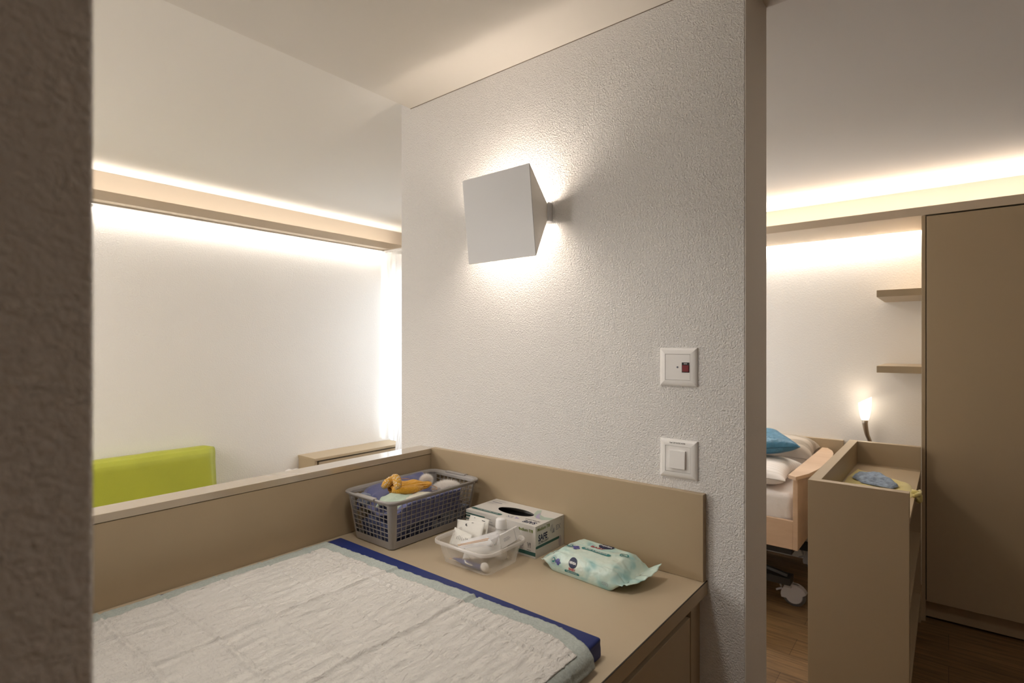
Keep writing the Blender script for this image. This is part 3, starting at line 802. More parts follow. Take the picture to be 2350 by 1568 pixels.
# ------------------------------------------------------------------ glove box
def glove_box():
    x0, x1, y0, y1, z0, z1 = 1.219, 1.3635, .900, 1.168, .9005, .990
    t = thing('glove_box', 'white carton of disposable gloves with oval opening against the backsplash', 'box', ((x0+x1)/2, (y0+y1)/2, z0))
    bm = bmesh.new(); th = .0012
    cx, cy, rx, ry = (x0+x1)/2+.004, (y0+y1)/2-.003, .030, .066
    n = 48; ov = [(cx+rx*math.cos(2*PI*k/n), cy+ry*math.sin(2*PI*k/n)) for k in range(n)]
    out = []
    for k in range(n):
        a = 2*PI*k/n; dx, dy = math.cos(a)*rx, math.sin(a)*ry
        tx = min((x1-cx)/dx if dx > 1e-9 else 1e9, (x0-cx)/dx if dx < -1e-9 else 1e9)
        ty = min((y1-cy)/dy if dy > 1e-9 else 1e9, (y0-cy)/dy if dy < -1e-9 else 1e9)
        out.append((cx+dx*min(tx, ty), cy+dy*min(tx, ty)))
    for (zz) in (z1, z1-th):
        A = [bm.verts.new((*p, zz)) for p in ov]; B = [bm.verts.new((*p, zz)) for p in out]
        for k in range(n): bm.faces.new((A[k], A[(k+1) % n], B[(k+1) % n], B[k]))
        if zz == z1: A1 = A
        else:
            for k in range(n): bm.faces.new((A[k], A[(k+1) % n], A1[(k+1) % n], A1[k]))
    # corner fillers of the lid
    for zz in (z1, z1-th):
        for X, Y in ((x0, y0), (x1, y0), (x1, y1), (x0, y1)):
            near = sorted(out, key=lambda p: (p[0]-X)**2+(p[1]-Y)**2)
            a = min((p for p in out if abs(p[0]-X) < 1e-7), key=lambda p: abs(p[1]-Y)); b = min((p for p in out if abs(p[1]-Y) < 1e-7), key=lambda p: abs(p[0]-X))
            bm.faces.new([bm.verts.new((X, Y, zz)), bm.verts.new((*a, zz)), bm.verts.new((*b, zz))])
    def wallq(a, b):
        bm.faces.new([bm.verts.new(p) for p in ((*a, z0), (*b, z0), (*b, z1), (*a, z1))])
    for i in (0, th):
        P = [(x0+i, y0+i), (x1-i, y0+i), (x1-i, y1-i), (x0+i, y1-i)]
        for k in range(4): wallq(P[k], P[(k+1) % 4])
    bm.faces.new([bm.verts.new(p) for p in ((x0, y0, z0), (x1, y0, z0), (x1, y1, z0), (x0, y1, z0))])
    bm.faces.new([bm.verts.new(p) for p in ((x0, y0, z0+.002), (x1, y0, z0+.002), (x1, y1, z0+.002), (x0, y1, z0+.002))])
    link('carton', bm, M['carton'], t, recalc=False)
    box('glove_shade_filler', x0+.004, x1-.004, y0+.004, y1-.004, z0+.003, z0+.070, M['black'], t, .01, 3, True)  # black filler added so the inside of the carton looks shaded
    e = .0004
    # faces: L = long side facing the mat (plane x0; text runs toward -y), S = short side (plane y0; text runs toward +x), T = top
    L = lambda u, v: Vector((x0-e, y1-u, z0+v)); S = lambda u, v: Vector((x0+u, y0-e, z0+v))
    L2 = lambda u, v: Vector((x0-2*e, y1-u, z0+v)); S2 = lambda u, v: Vector((x0+u, y0-2*e, z0+v))
    LW, SW, HH = y1-y0, x1-x0, z1-z0
    T = lambda u, v: Vector((x0+v, y0+u, z1+e)); T2 = lambda u, v: Vector((x0+v, y0+u, z1+2*e))   # upside down from the camera
    decal('band', join2d(shape2d(rect(0, LW, .006, .0165)), shape2d(rect(0, .078, .0765, .080)), shape2d(rect(0, .052, .069, .0735)), shape2d(rect(0, .02, .060, .063))), M['print_green'], L, t)
    decal('size_print', text_bm('Medium 7/8', .0115, 0, .0003), M['print_olive'], lambda u, v: L(LW-.036+u, .074+v), t)
    decal('size_print', text_bm('Medium 7/8', .0125, 0, .0003), M['print_olive'], lambda u, v: S(.039+u, .0775+v), t)
    decal('lettering', text_bm('SAFE', .021, .06, .0007), M['print_navy'], lambda u, v: S(.0345+u, .0525+v*1.15), t)
    decal('lettering', text_bm('ULTRA LIGHT', .0085, 0, .0002), M['print_black'], lambda u, v: S(.0385+u*.95, .0395+v), t)
    decal('band', shape2d(rect(0, .105, -.0035, .0035)+[]) if 0 else shape2d(pill(.056, 0, .118, .0075)), M['print_green'], lambda u, v: S(u+.004, .0295+v), t)
    decal('emblem', join2d(moved(text_bm('EX', .020, .1, .0004), .112, .061), shape2d([(.080, .051), (.093, .051), (.092, .066)]), ring2d(.128, .080, .0022, .0007)), M['print_grey'], S, t)
    decal('hand_print', join2d(shape2d([(.070, .062), (.078, .054), (.086, .066), (.084, .078), (.075, .074)])), mat('pale_grey_print', (.5, .49, .5), .5), S, t)
    decal('hand_print', shape2d(ell(.122, .018, .008, .016)), mat('faint_lilac_print', (.50, .46, .50), .5), S, t)
    # symbols on the long side
    syms = []
    for k, uu in enumerate((.190, .216, .245)):
        if k < 2: syms += [ring2d(uu, .033, .0088, .0010), shape2d(rect(uu-.006, uu+.006, .0322, .0338))]
        else:
            syms += [shape2d([(uu-.006, .041), (uu-.0045, .041), (uu-.002, .033), (uu, .041), (uu+.001, .0405), (uu-.0015, .031), (uu-.0015, .026), (uu-.003, .026), (uu-.003, .031)]),
                     shape2d([(uu+.004, .026), (uu+.0055, .026), (uu+.0055, .041), (uu+.003, .041), (uu+.003, .034), (uu+.004, .034)])]
        syms.append(shape2d(rect(uu-.007, uu+.007, .0195, .0205)))
    decal('symbol', join2d(*syms), M['print_black'], L, t)
    rows = [shape2d(rect(.088, .088+.016+(k*7 % 5)*.002, .076-k*.0075, .0772-k*.0075)) for k in range(6)]+[shape2d(rect(.145, .168, .062-k*.003, .0626-k*.003)) for k in range(3)]
    decal('fine_print', join2d(*rows), M['print_grey'], L, t)
    # lid prints
    decal('band', shape2d(pill(.204, .0235, .122, .014)), M['print_green'], T, t)
    decal('band_lettering', text_bm('Nitrile Disposable Gloves', .0082), M['print_white'], lambda u, v: T2(.200+u, .0235-v), t)
    decal('lettering', text_bm('SAFE', .021, .06, .0007), M['print_navy'], lambda u, v: T(.036+u, .0225-v*1.15), t)
    decal('lettering', text_bm('ULTRA LIGHT', .0085, 0, .0002), M['print_black'], lambda u, v: T(.040+u, .041-v), t)
    decal('emblem', join2d(moved(text_bm('EX', .020, -.1, .0003), 0, 0)), M['print_grey'], lambda u, v: T(.115+u, .028-v), t)
    decal('emblem', shape2d([(.094, .022), (.098, .038), (.076, .026)]), M['print_lilac'], T, t)
    decal('swoosh', shape2d([(.0, .075), (.022, .060), (.055, .070), (.075, .095), (.085, .125), (.075, .134), (.066, .118), (.052, .096), (.030, .086), (.0, .094)]), M['print_sage'], T, t)
    decal('swoosh', shape2d([(.030, .062), (.046, .064), (.058, .082), (.062, .104), (.056, .104), (.050, .086), (.038, .074)]), M['print_lilac'], T2, t)
    rows = [shape2d(rect(.214, .262, .128, .1295)), shape2d(rect(.200, .240, .124, .125)), shape2d(rect(.215, .255, .108, .114)), shape2d(rect(.226, .262, .098, .0995)), shape2d(rect(.236, .262, .092, .093))]
    decal('fine_print', join2d(*rows), M['print_grey'], T, t)
glove_box()

# ------------------------------------------------------------------ wet wipes pack
def wipes():
    A = Vector((1.252, .728, .9005)); ang = math.radians(-4)
    R = Matrix.Rotation(ang, 3, 'Z')
    # local u: along the pack toward -y (reading direction), local v: across toward +x (top of print)
    t = thing('wipes_pack', 'mint green soft pack of baby wipes lying right of the glove carton', 'wet wipes', A)
    hl, hw, hh = .124, .072, .052
    def S(u, v):
        """u in [-hl, hl], v in perimeter metres: 0 = near top edge; >0 over the top to the far side; <0 down the near side"""
        tu = abs(u)/hl
        taper = 1-sm((.60 if u < 0 else .68), 1.0, tu)             # closes toward the end seams
        h = .0015+(hh-.0015)*(taper**.75)
        w = hw*(1-.10*(1-taper))
        r = .016
        base = .020*sm(.70, 1, tu)
        # cross section as distance along the outline
        hv = max(.0, h)
        if v < 0:
            s = min(1, -v/.052)
            x = -w+ .006*math.sin(PI*s)*(-1)+.010*(1-s)*(1-s); z = base+hv*(1-s)*(1 if s < 1 else 0)
        elif v <= 2*hw:
            s = v/(2*hw); x = -w+.010+ (2*w-.010)*s; z = base+hv+.004*math.sin(PI*s)*taper - hv*.0
            if s < .10: z -= .003*(1-s/.10)
            if s > .85: z -= .016*((s-.85)/.15)**2*taper
        else:
            s = min(1, (v-2*hw)/.05); x = w+.004*math.sin(PI*s); z = base+(hv-.016*taper)*(1-s)
        # puckers
        pk = .0035*nz(u, v, 0, 34)+.002*nz(u, v, 5, 80); edge = sm(.45, .95, tu)
        z += pk*(.4+1.3*edge)*(1-sm(.8, .97, tu))*(0 if z < .006 else 1); x += .004*nz(u, v, 9, 40)*edge
        p = Vector((x, -u, max(.0, z)))
        return A+R @ p
    bm = bmesh.new(); nu, nv = 110, 70
    v0, v1 = -.052, 2*hw+.05
    V = grid(bm, nu, nv, lambda a, b: S(-hl+2*hl*a, v0+(v1-v0)*b))
    for i in range(nu-1): bm.faces.new((V[i][0], V[i+1][0], V[i+1][-1], V[i][-1]))
    link('film', bm, M['wipes'], t, True)
    for s in (-1, 1):   # flat crimped end seams
        bm = bmesh.new()
        def g(a, b):
            p0 = S(s*hl, 0); q0 = S(s*hl, 2*hw)
            w0 = A+R @ Vector((-hw*.90, -s*hl*.985, .0212)); w1 = A+R @ Vector((hw*.92, -s*hl*.985, .0218))
            p = w0.lerp(w1, b); d = R @ Vector((0, -s, 0))
            fl = (.026 if s > 0 else .020)*(.55+.45*math.sin(PI*b))+(.020*b if s > 0 else 0)
            p = p+d*fl*a
            p.z += .004*nz(a*.05, b*.3, s, 30)+(.020*a*b*b+.004*a if s > 0 else -.006*a)+.0003*math.sin(b*120)
            return p
        grid(bm, 8, 60, g)
        gm = bmesh.ops.extrude_face_region(bm, geom=bm.faces[:])
        for v in gm['geom']:
            if isinstance(v, bmesh.types.BMVert): v.co.z -= .0012
        link('end_seam', bm, M['wipes'], t, True)
    def D(du, dv, lift=.0009):
        def fn(x, y):
            p = S(du+x, dv+y); q = S(du+x+.001, dv+y)-p; r_ = S(du+x, dv+y+.001)-p
            n = q.cross(r_)
            if n.length < 1e-9: return p+Vector((0, 0, lift))
            n.normalize()
            if n.z < -.2: n = -n
            return p+n*lift
        return fn
    # near side
    decal('round_logo', shape2d(ell(0, 0, .0125, .0125, 32)), M['print_navy'], D(-.020, -.0145), t, 3)
    decal('logo_lettering', text_bm('NIVEA', .0072, 0, .0004), M['print_white'], D(-.020, -.0145, .0014), t)
    decal('red_lettering', text_bm('BABY', .0085, 0, .0002), M['print_red'], D(-.020, -.0305), t)
    decal('band', shape2d(pill(0, 0, .046, .0062)), M['print_teal'], D(-.020, -.0375), t, 3)
    decal('band_lettering', text_bm('PURE & SENSITIVE', .0042), M['print_white'], D(-.020, -.0375, .0014), t)
    # top
    decal('round_logo', shape2d(ell(0, 0, .021, .0215, 32)), M['print_navy'], D(.008, .112), t, 3)
    decal('logo_lettering', text_bm('NIVEA', .0125, 0, .0006), M['print_white'], D(.008, .112, .0014), t)
    decal('red_lettering', text_bm('BABY', .017, 0, .0003), M['print_red'], D(-.004, .084), t)
    decal('band', shape2d(pill(0, 0, .090, .012)), M['print_teal'], D(.008, .058), t, 4)
    decal('band_lettering', text_bm('PURE & SENSITIVE', .0088, 0, .0001), M['print_white'], D(.008, .058, .0015), t)
    for du, dv, k in ((-.070, .050, 1.0), (-.082, -.020, .72)):
        decal('seal', join2d(ring2d(0, 0, .0155*k, .0008*k), ring2d(0, 0, .0128*k, .0008*k)), M['print_grey'], D(du, dv), t, 2)
        decal('seal_center', shape2d(ell(0, 0, .0088*k, .0092*k)), M['print_teal'], D(du, dv), t, 2)
        decal('seal_lettering', text_bm('0%', .0095*k, 0, .0003), M['print_white'], D(du, dv, .0014), t)
        decal('blossom', join2d(shape2d(ell(.016*k, -.003*k, .0062*k, .0052*k, 12)), shape2d(ell(.022*k, .003*k, .0058*k, .0045*k, 12)), shape2d(ell(.023*k, -.010*k, .0052*k, .005*k, 12)), shape2d(ell(.029*k, -.004*k, .005*k, .004*k, 12))), mat('violet_print', (.08, .08, .30), .4), D(du, dv, .0011), t, 1)
    decal('stamp', join2d(ring2d(0, 0, .0085, .0009), shape2d(rect(-.003, .003, -.0004, .0004)), shape2d(rect(-.002, .002, .0022, .003))), mat('brown_print', (.25, .12, .10), .5), D(-.090, .008), t, 1)
    decal('stamp', join2d(ring2d(0, 0, .012, .003), shape2d(pill(0, -.001, .014, .004))), M['print_teal'], D(.076, .088), t, 1)
    decal('mark', join2d(shape2d(rect(-.008, .008, -.0004, .0004)), shape2d(rect(-.008, .008, .0056, .0064)), shape2d(rect(-.008, -.0072, 0, .006)), shape2d(rect(.0072, .008, 0, .006)), shape2d(rect(-.004, .004, .0024, .0036))), M['print_grey'], D(.080, -.040), t, 1)
wipes()

# ------------------------------------------------------------------ clear plastic tub and contents
TB = Vector((1.108, 1.008, .9005))
def tubhalf(z):
    f = z/.066; return .064+.018*f, .082+.014*f, .018+.006*f
def clear_tub():
    t = thing('plastic_tub', 'translucent plastic tub of care supplies in front of the glove carton', 'tub', TB)
    bm = bmesh.new(); rings = []
    for z in (0.0, .002, .02, .04, .058): 
        hx, hy, r = tubhalf(z); d = -.004 if z == 0 else 0
        rings.append([bm.verts.new(TB+Vector((x, y, z))) for x, y in rrect(hx+d, hy+d, r, 6)])
    for A, B in zip(rings, rings[1:]):
        for k in range(len(A)): bm.faces.new((A[k], A[(k+1) % len(A)], B[(k+1) % len(A)], B[k]))
    bm.faces.new(rings[0])
    link('shell', bm, M['frost'], t, True)
    bm = bmesh.new(); rings = []
    for z, d in ((.057, 0), (.062, .002), (.0655, .004), (.067, .008), (.0655, .0105), (.058, .0108)):
        hx, hy, r = tubhalf(.06); rings.append([bm.verts.new(TB+Vector((x, y, z))) for x, y in rrect(hx+d, hy+d, r+d, 8)])
    for A, B in zip(rings, rings[1:]):
        for k in range(len(A)): bm.faces.new((A[k], A[(k+1) % len(A)], B[(k+1) % len(A)], B[k]))
    link('rim', bm, M['frost_rim'], t, True)
clear_tub()
def sheet(name, corners, m, label, cat, parent=None, th=.001, bulge=.002, n=14):
    a, b, c, d = [Vector(p) for p in corners]; nrm = (b-a).cross(d-a).normalized()
    bm = bmesh.new()
    def f(u, v):
        p = (a*(1-u)+b*u)*(1-v)+(d*(1-u)+c*u)*v
        return p+nrm*(bulge*math.sin(PI*u)*math.sin(PI*v)+.0008*nz(p.x, p.y, p.z, 60))
    grid(bm, n, n, f)
    g = bmesh.ops.extrude_face_region(bm, geom=bm.faces[:])
    for v in g['geom']:
        if isinstance(v, bmesh.types.BMVert): v.co -= nrm*th
    o = link(name, bm, m, parent, True)
    if label: tag(o, label, cat)
    return o, (a, b, c, d, nrm)
def sheet_marks(o, fr, items, m):
    a, b, c, d, nrm = fr
    bm = bmesh.new()
    for u0, u1, v0, v1 in items:
        P = []
        for u, v in ((u0, v0), (u1, v0), (u1, v1), (u0, v1)):
            P.append(bm.verts.new((a*(1-u)+b*u)*(1-v)+(d*(1-u)+c*u)*v+nrm*(.0022*math.sin(PI*u)*math.sin(PI*v)+.0009)))
        bm.faces.new(P)
    k = link('marking', bm, m, None, recalc=False)
    k.parent = o
# helper: point on vertical plane x=X through a target pixel
fwv = Vector((math.cos(YAW), math.sin(YAW), 0)); rtv = Vector((math.sin(YAW), -math.cos(YAW), 0))
def px_x(u, v, X):
    d = fwv+rtv*((u-W/2)/FPX)+Vector((0, 0, (HOR-v)/FPX)); return Vector((0, 0, 1.5))+d*(X/d.x)
def px_y(u, v, Y):
    d = fwv+rtv*((u-W/2)/FPX)+Vector((0, 0, (HOR-v)/FPX)); return Vector((0, 0, 1.5))+d*(Y/d.y)
def px_z(u, v, Z):
    d = fwv+rtv*((u-W/2)/FPX)+Vector((0, 0, (HOR-v)/FPX)); return Vector((0, 0, 1.5))+d*((Z-1.5)/d.z)
rnd = random.Random(4)
o, fr = sheet('sachet', (px_x(1067, 1215, 1.150), px_x(1116, 1232, 1.150), px_x(1123, 1193, 1.178), px_x(1080, 1182, 1.178)), M['paper'], 'tall white paper sachet at the back of the tub', 'sachet')
sheet_marks(o, fr, [(.66, .82, .80, .84), (.25, .30, .86, .89)], M['print_black'])
o, fr = sheet('sachet', (px_x(1046, 1240, 1.120), px_x(1100, 1250, 1.120), px_x(1113, 1200, 1.150), px_x(1050, 1192, 1.150)), M['paper'], 'white paper sachet with a small dark mark in the middle of the stack', 'sachet')
sheet_marks(o, fr, [(.34, .38, .74, .84), (.38, .41, .72, .76), (.55, .62, .90, .92)], M['print_black'])
o, fr = sheet('sachet', (px_x(1031, 1248, 1.085), px_x(1075, 1262, 1.085), px_x(1084, 1228, 1.115), px_x(1044, 1210, 1.115)), M['paper'], 'white printed paper sachet standing at the front of the stack', 'sachet')
sheet_marks(o, fr, [(.30+k*.085, .315+k*.085, .38, .55+.1*((k*3) % 4)*.3) for k in range(7)]+[(.80, .86, .52, .62)], M['print_black'])
for o in bpy.data.objects:
    if o.name.startswith('sachet'): o['group'] = 'paper sachets in the tub'
# bottle
t = thing('bottle', 'small clear bottle with a ribbed white screw cap in the tub', 'bottle', (1.153, .975, .903))
c = px_x(1150, 1250, 1.160); bc = Vector((c.x, c.y, .903))
ctop = px_x(1150, 1190, 1.160).z; zc = ctop-.027; bh = zc-bc.z
bm = bmesh.new(); lathe(bm, [(0, 0), (.016, 0), (.018, .003), (.018, bh-.016), (.016, bh-.007), (.012, bh-.001), (.012, bh+.003)], bc, 28); link('body', bm, M['bottle'], t, True)
bm = bmesh.new(); hcap = ctop-zc
lathe(bm, [(0, hcap), (.0125, hcap), (.0145, hcap-.002), (.0150, hcap-.009), (.0155, hcap-.010), (.0160, .004), (.0155, .0), (0, 0)], (bc.x, bc.y, zc), 32); link('cap', bm, M['capwhite'], t, True)
# small carton standing at an angle
def slab(name, P, depth, m, label, cat, parent=None):
    a, b, c, d = [Vector(p) for p in P]; n = (b-a).cross(d-a).normalized()*depth
    bm = bmesh.new(); A = [bm.verts.new(p) for p in (a, b, c, d)]; B = [bm.verts.new(p-n) for p in (a, b, c, d)]
    bm.faces.new(A); bm.faces.new(B[::-1])
    for i in range(4): bm.faces.new((A[i], A[(i+1) % 4], B[(i+1) % 4], B[i]))
    bmesh.ops.bevel(bm, geom=bm.edges[:], offset=.0006, segments=1, affect='EDGES')
    o = link(name, bm, m, parent)
    if label: tag(o, label, cat)
    return o, (a, b, c, d, n.normalized())
P = (px_x(1148, 1256, 1.120), px_x(1193, 1232, 1.135), px_x(1189, 1206, 1.148), px_x(1148, 1228, 1.140))
P = (px_y(1146, 1264, .950), px_y(1198, 1233, .935), px_y(1189, 1207, .945), px_y(1146, 1230, .958))
o, fr = slab('carton', P, .012, M['capwhite'], 'small white printed carton leaning out of the tub', 'box')
sheet_marks(o, fr, [(.18, .44, .60, .63), (.20, .50, .50, .53), (.20, .46, .42, .44), (.74, .752, 0, 1)], M['print_grey'])
# clear sleeve with swabs
o, fr = sheet('swab_sleeve', (px_y(1048, 1262, 1.035), px_y(1128, 1252, .960), px_y(1150, 1216, .975), px_y(1060, 1242, 1.04)), M['film'], 'glossy clear sleeve holding wooden swabs across the tub', 'sleeve', th=.004, bulge=.006)
bm = bmesh.new(); tube(bm, [px_y(1050, 1251, 1.036), px_y(1122, 1236, .966)], .0009, 6); tube(bm, [px_y(1052, 1253, 1.034), px_y(1120, 1239.5, .966)], .0009, 6)
tag(link('wooden_swab', bm, M['stick'], None), 'pair of thin wooden swab sticks in the clear sleeve', 'swabs')
# folded clear bag tip
bm = bmesh.new()
q = [px_y(1118, 1230, .962), px_y(1148, 1226, .962), px_y(1140, 1246, .950), px_y(1135, 1249, .946), px_y(1126, 1240, .950)]
ctr = sum(q, Vector())/5+Vector((.006, -.006, .006)); cv = bm.verts.new(ctr); qq = [bm.verts.new(p) for p in q]
for i in range(5): bm.faces.new((qq[i], qq[(i+1) % 5], cv))
g = bmesh.ops.extrude_face_region(bm, geom=bm.faces[:])
for v in g['geom']:
    if isinstance(v, bmesh.types.BMVert): v.co += Vector((.003, .003, -.002))
tag(link('plastic_bag', bm, M['film'], None), 'crumpled shiny clear plastic bag tip next to the bottle cap', 'bag')
o, fr = sheet('leaflet', (px_y(1062, 1282, .985), px_y(1152, 1275, .935), px_y(1150, 1250, .950), px_y(1068, 1258, 1.0)), M['bottle'], 'milky wrapped pack with small blue print near the tub rim', 'packet', th=.006, bulge=.004)
sheet_marks(o, fr, [(.42, .62, .40, .42), (.45, .66, .33, .35), (.50, .64, .26, .28)], M['print_grey'])
sheet_marks(o, fr, [(.66, .72, .42, .56), (.69, .74, .50, .62)], M['print_navy'])
# filler packets lower in the tub
def inner(dx, dy, dz): return TB+Vector((dx, dy, dz))
tag(blob('gauze_pack', inner(.010, .022, .034), (.050, .045, .010), M['paper'], None, 4, amp=.15, seed=12), 'white gauze packets lying flat under the sachets', 'gauze')
t = thing('thermometer', 'dark blue thermometer with white clip lying at the bottom of the tub', 'thermometer', inner(-.040, -.01, .008))
bm = bmesh.new(); tube(bm, [inner(-.046, .058, .010), inner(-.046, .030, .009), inner(-.046, 0, .009), inner(-.047, -.045, .010)], [.002, .006, .0075, .008], 14); link('body', bm, M['thermo'], t, True)
bm = bmesh.new(); tube(bm, [inner(-.050, .010, .020), inner(-.053, .006, .014), inner(-.053, -.002, .012), inner(-.0535, -.022, .012)], .0022, 8); link('clip', bm, M['capwhite'], t, True)
bm = bmesh.new(); bmesh.ops.create_uvsphere(bm, u_segments=20, v_segments=12, radius=1)
for v in bm.verts: v.co = inner(-.046, -.058, .0145)+Vector((v.co.x*.0095, v.co.y*.013, v.co.z*.012))
link('end_cap', bm, M['cotton'], t, True)
bm = bmesh.new(); tube(bm, [inner(-.050, .070, .006), inner(-.030, .02, .022)], .0011, 6)
tag(link('wooden_stick', bm, M['stick'], None), 'short wooden stick lying low in the left of the tub', 'stick')

# ------------------------------------------------------------------ left room furniture
t = thing('low_cabinet', 'low pale beige cabinet under the curtain in the left room', 'cabinet', (2.47, 3.57, 0))
X0, X1, Y0, Y1 = 2.085, 2.893, 3.462, 3.681
bm = bmesh.new(); bx(bm, X0, X0+.02, Y0+.004, Y1, 0, .682, .0008); bx(bm, X0+.02, X1, Y0+.022, Y1, .05, .682, 0)
link('carcass', bm, M['laminate'], t)
box('lid', X0-.004, X1, Y0-.004, Y1, .682, .701, M['laminate'], t, .001)
box('shadow_gap', X0+.02, X1, Y0+.018, Y0+.024, .05, .682, M['dark'], t, 0)
for z0, z1 in ((.40, .672), (.06, .396)):
    box('drawer_front', X0+.030, X1-.012, Y0, Y0+.018, z0, z1, M['laminate'], t, .0008)
bm = bmesh.new()
def f(u, v):
    a = 2*PI*u; h = .60*min(1, v/.85)
    r = .055*(1-.05*nz(math.cos(a), math.sin(a), v, 3)) if v < .85 else .055*(1-((v-.85)/.15))*(1+.4*nz(math.cos(a)*2, math.sin(a)*2, v, 4))
    return Vector((1.995+r*math.cos(a)*1.1, 3.61+r*math.sin(a), h+.02*nz(math.cos(a), math.sin(a), v*2, 2)*(v > .5)+.015*(v > .85)))
V = grid(bm, 40, 40, f, True)
tag(link('laundry_sack', bm, M['sheet'], None, True), 'slim white cloth sack standing left of the low cabinet', 'sack')

# lime backrest cushion and its bench
t = thing('bench', 'upholstered bench standing along the left room wall below the lime cushion', 'bench', (.5, 3.4, 0))
box('base', -.6, 1.55, 3.10, 3.68, .03, .30, M['laminate'], t, .002)
box('seat', -.6, 1.55, 3.09, 3.68, .301, .45, M['lime'], t, .02, 3, True)
def cushion():
    bm = bmesh.new(); n = 60
    xl, xr = -.35, 1.478
    def f(u, v):
        # v around the wedge cross-section: back bottom -> back top -> front top -> front bottom
        x = xl+(xr-xl)*u
        prof = [(3.668, .452), (3.676, .66), (3.676, .848), (3.660, .868), (3.60, .872), (3.560, .862), (3.538, .835), (3.50, .66), (3.462, .500), (3.47, .455), (3.56, .452), (3.668, .452)]
        k = v*(len(prof)-1); i = min(int(k), len(prof)-2); g = k-i
        y = prof[i][0]*(1-g)+prof[i+1][0]*g; z = prof[i][1]*(1-g)+prof[i+1][1]*g
        e = min(u, 1-u)*(xr-xl)
        pin = sm(.05, 0, e)
        y = y+(3.62-y)*pin*.55; z = z+(.66-z)*pin*.06+.003*nz(x, y, z, 7)
        x2 = x-(1 if u > .5 else -1)*.010*math.exp(-((z-.72)/.16)**2)*sm(.08, 0, e)
        return Vector((x2, min(y, 3.679), z))
    V = grid(bm, 90, 67, f)
    bm.faces.new([V[0][j] for j in range(67)][::-1]); bm.faces.new([V[-1][j] for j in range(67)])
    return link('back_cushion', bm, M['lime'], None, True)
tag(cushion(), 'lime green leatherette back cushion leaning on the left room wall', 'cushion')

# curtain
def curtain():
    t = thing('curtain', 'sheer white voile curtain hanging at the bright window', 'curtain', (2.80, 2.9, .73))
    bm = bmesh.new()
    def f(u, v):
        y = 3.655-1.45*u; z = .735+(2.262-.735)*v
        x = 2.812+.022*math.sin(u*85+1.2*math.sin(u*23))*(.5+.5*(1-v*.4))-.02*(1-v)
        y += .012*math.sin(u*170+2)
        return Vector((x, min(y, 3.672), z))
    grid(bm, 420, 16, f)
    link('voile', bm, M['voile'], t, True)
    bm = bmesh.new()   # hem flaring over the front of the low cabinet
    def f(u, v):
        z = .60+.35*v; s = 1-v
        y = 3.442-.10*u-.03*s; x = 2.815-.075*s*(1-.6*u)+.012*math.sin(u*28)
        return Vector((x, y, z))
    grid(bm, 40, 14, f)
    link('hem', bm, M['voile'], t, True)
    box('rail', 2.80, 2.83, 2.1, 3.67, 2.262, 2.277, M['plasticwhite'], t, .001)
curtain()

# ------------------------------------------------------------------ right room: wardrobe
t = thing('wardrobe', 'tall beige built-in wardrobe with flush doors at the right', 'wardrobe', (3.95, -.7, 0))
bm = bmesh.new(); bx(bm, 3.695, 4.238, .0975, .1150, 0, 2.203, .0006); bx(bm, 3.72, 4.238, -1.598, .0975, .11, 2.203, 0)
link('carcass', bm, M['laminate'], t)
for a, b in ((-.402, .0935), (-.902, -.4055), (-1.40, -.9055)):
    box('door', 3.695, 3.7135, a, b, .111, 2.1985, M['laminate'], t, .0008)
box('door_gap', 3.7137, 3.7202, -1.59, .0976, .11, 2.203, M['dark'], t, 0)
box('plinth', 3.745, 3.765, -1.598, .114, .012, .11, M['laminate'], t, 0)
# wall shelves beside the wardrobe
for zz, lab in ((1.776, 'short beige wall shelf beside the wardrobe, the upper of two'), (1.342, 'short beige wall shelf beside the wardrobe, the lower of two')):
    tag(box('wall_shelf', 3.73, 4.238, .1155, .322, zz, zz+.0385, M['laminate'], None, .0008), lab, 'shelf', 'wall shelves beside the wardrobe')

# ------------------------------------------------------------------ open shelf unit
t = thing('shelf_unit', 'beige open shelf unit with recessed tray top standing before the wardrobe', 'shelf unit', (3.05, .28, 0))
box('end_panel', 2.489, 2.529, .1135, .4495, 0, .948, M['laminate'], t, .0008)
box('side_panel', 2.529, 3.693, .4075, .4495, 0, .948, M['laminate'], t, .0008)
box('back_panel', 3.653, 3.693, .1165, .4075, 0, .948, M['laminate'], t, .0008)
for z in (.825, .486, .159):
    box('shelf', 2.529, 3.653, .1165, .4075, z-.022, z, M['laminate'], t, .0006)
box('plinth', 2.529, 3.653, .14, .4075, 0, .09, M['laminate'], t, 0)

# cloths on the tray
def lump(name, poly, z, h, m, seed, label, cat):
    cx = sum(p[0] for p in poly)/len(poly); cy = sum(p[1] for p in poly)/len(poly); n = len(poly)
    bm = bmesh.new()
    def f(u, v):
        k = u*n; i = int(k) % n; g = k-int(k); a, b = poly[i], poly[(i+1) % n]
        ex, ey = a[0]*(1-g)+b[0]*g, a[1]*(1-g)+b[1]*g
        x = cx+(ex-cx)*(1-v); y = cy+(ey-cy)*(1-v)
        hh = h*math.sqrt(max(0, 1-(1-v)**4))*(.8+.5*nz(x+seed, y, 0, 14)+.25*nz(x, y+seed, 0, 32))
        return Vector((x, y, z+hh))
    grid(bm, 72, 18, f, True)
    bmesh.ops.remove_doubles(bm, verts=bm.verts, dist=1e-5)
    return tag(link(name, bm, m, None, True), label, cat)
lump('yellow_cloth', [(3.02, .400), (3.25, .402), (3.44, .385), (3.36, .27), (3.22, .14), (3.00, .120), (2.90, .15), (2.93, .33)], .8255, .020, M['yellowcloth'], 1, 'pale yellow cloth spread on the tray of the shelf unit', 'cloth')
lump('grey_cloth', [(3.14, .372), (3.28, .362), (3.33, .30), (3.20, .215), (3.07, .180), (3.0, .20), (3.04, .32)], .8455, .019, M['greycloth'], 5, 'washed blue grey cloth lying on the yellow cloth', 'cloth')
bm = bmesh.new()
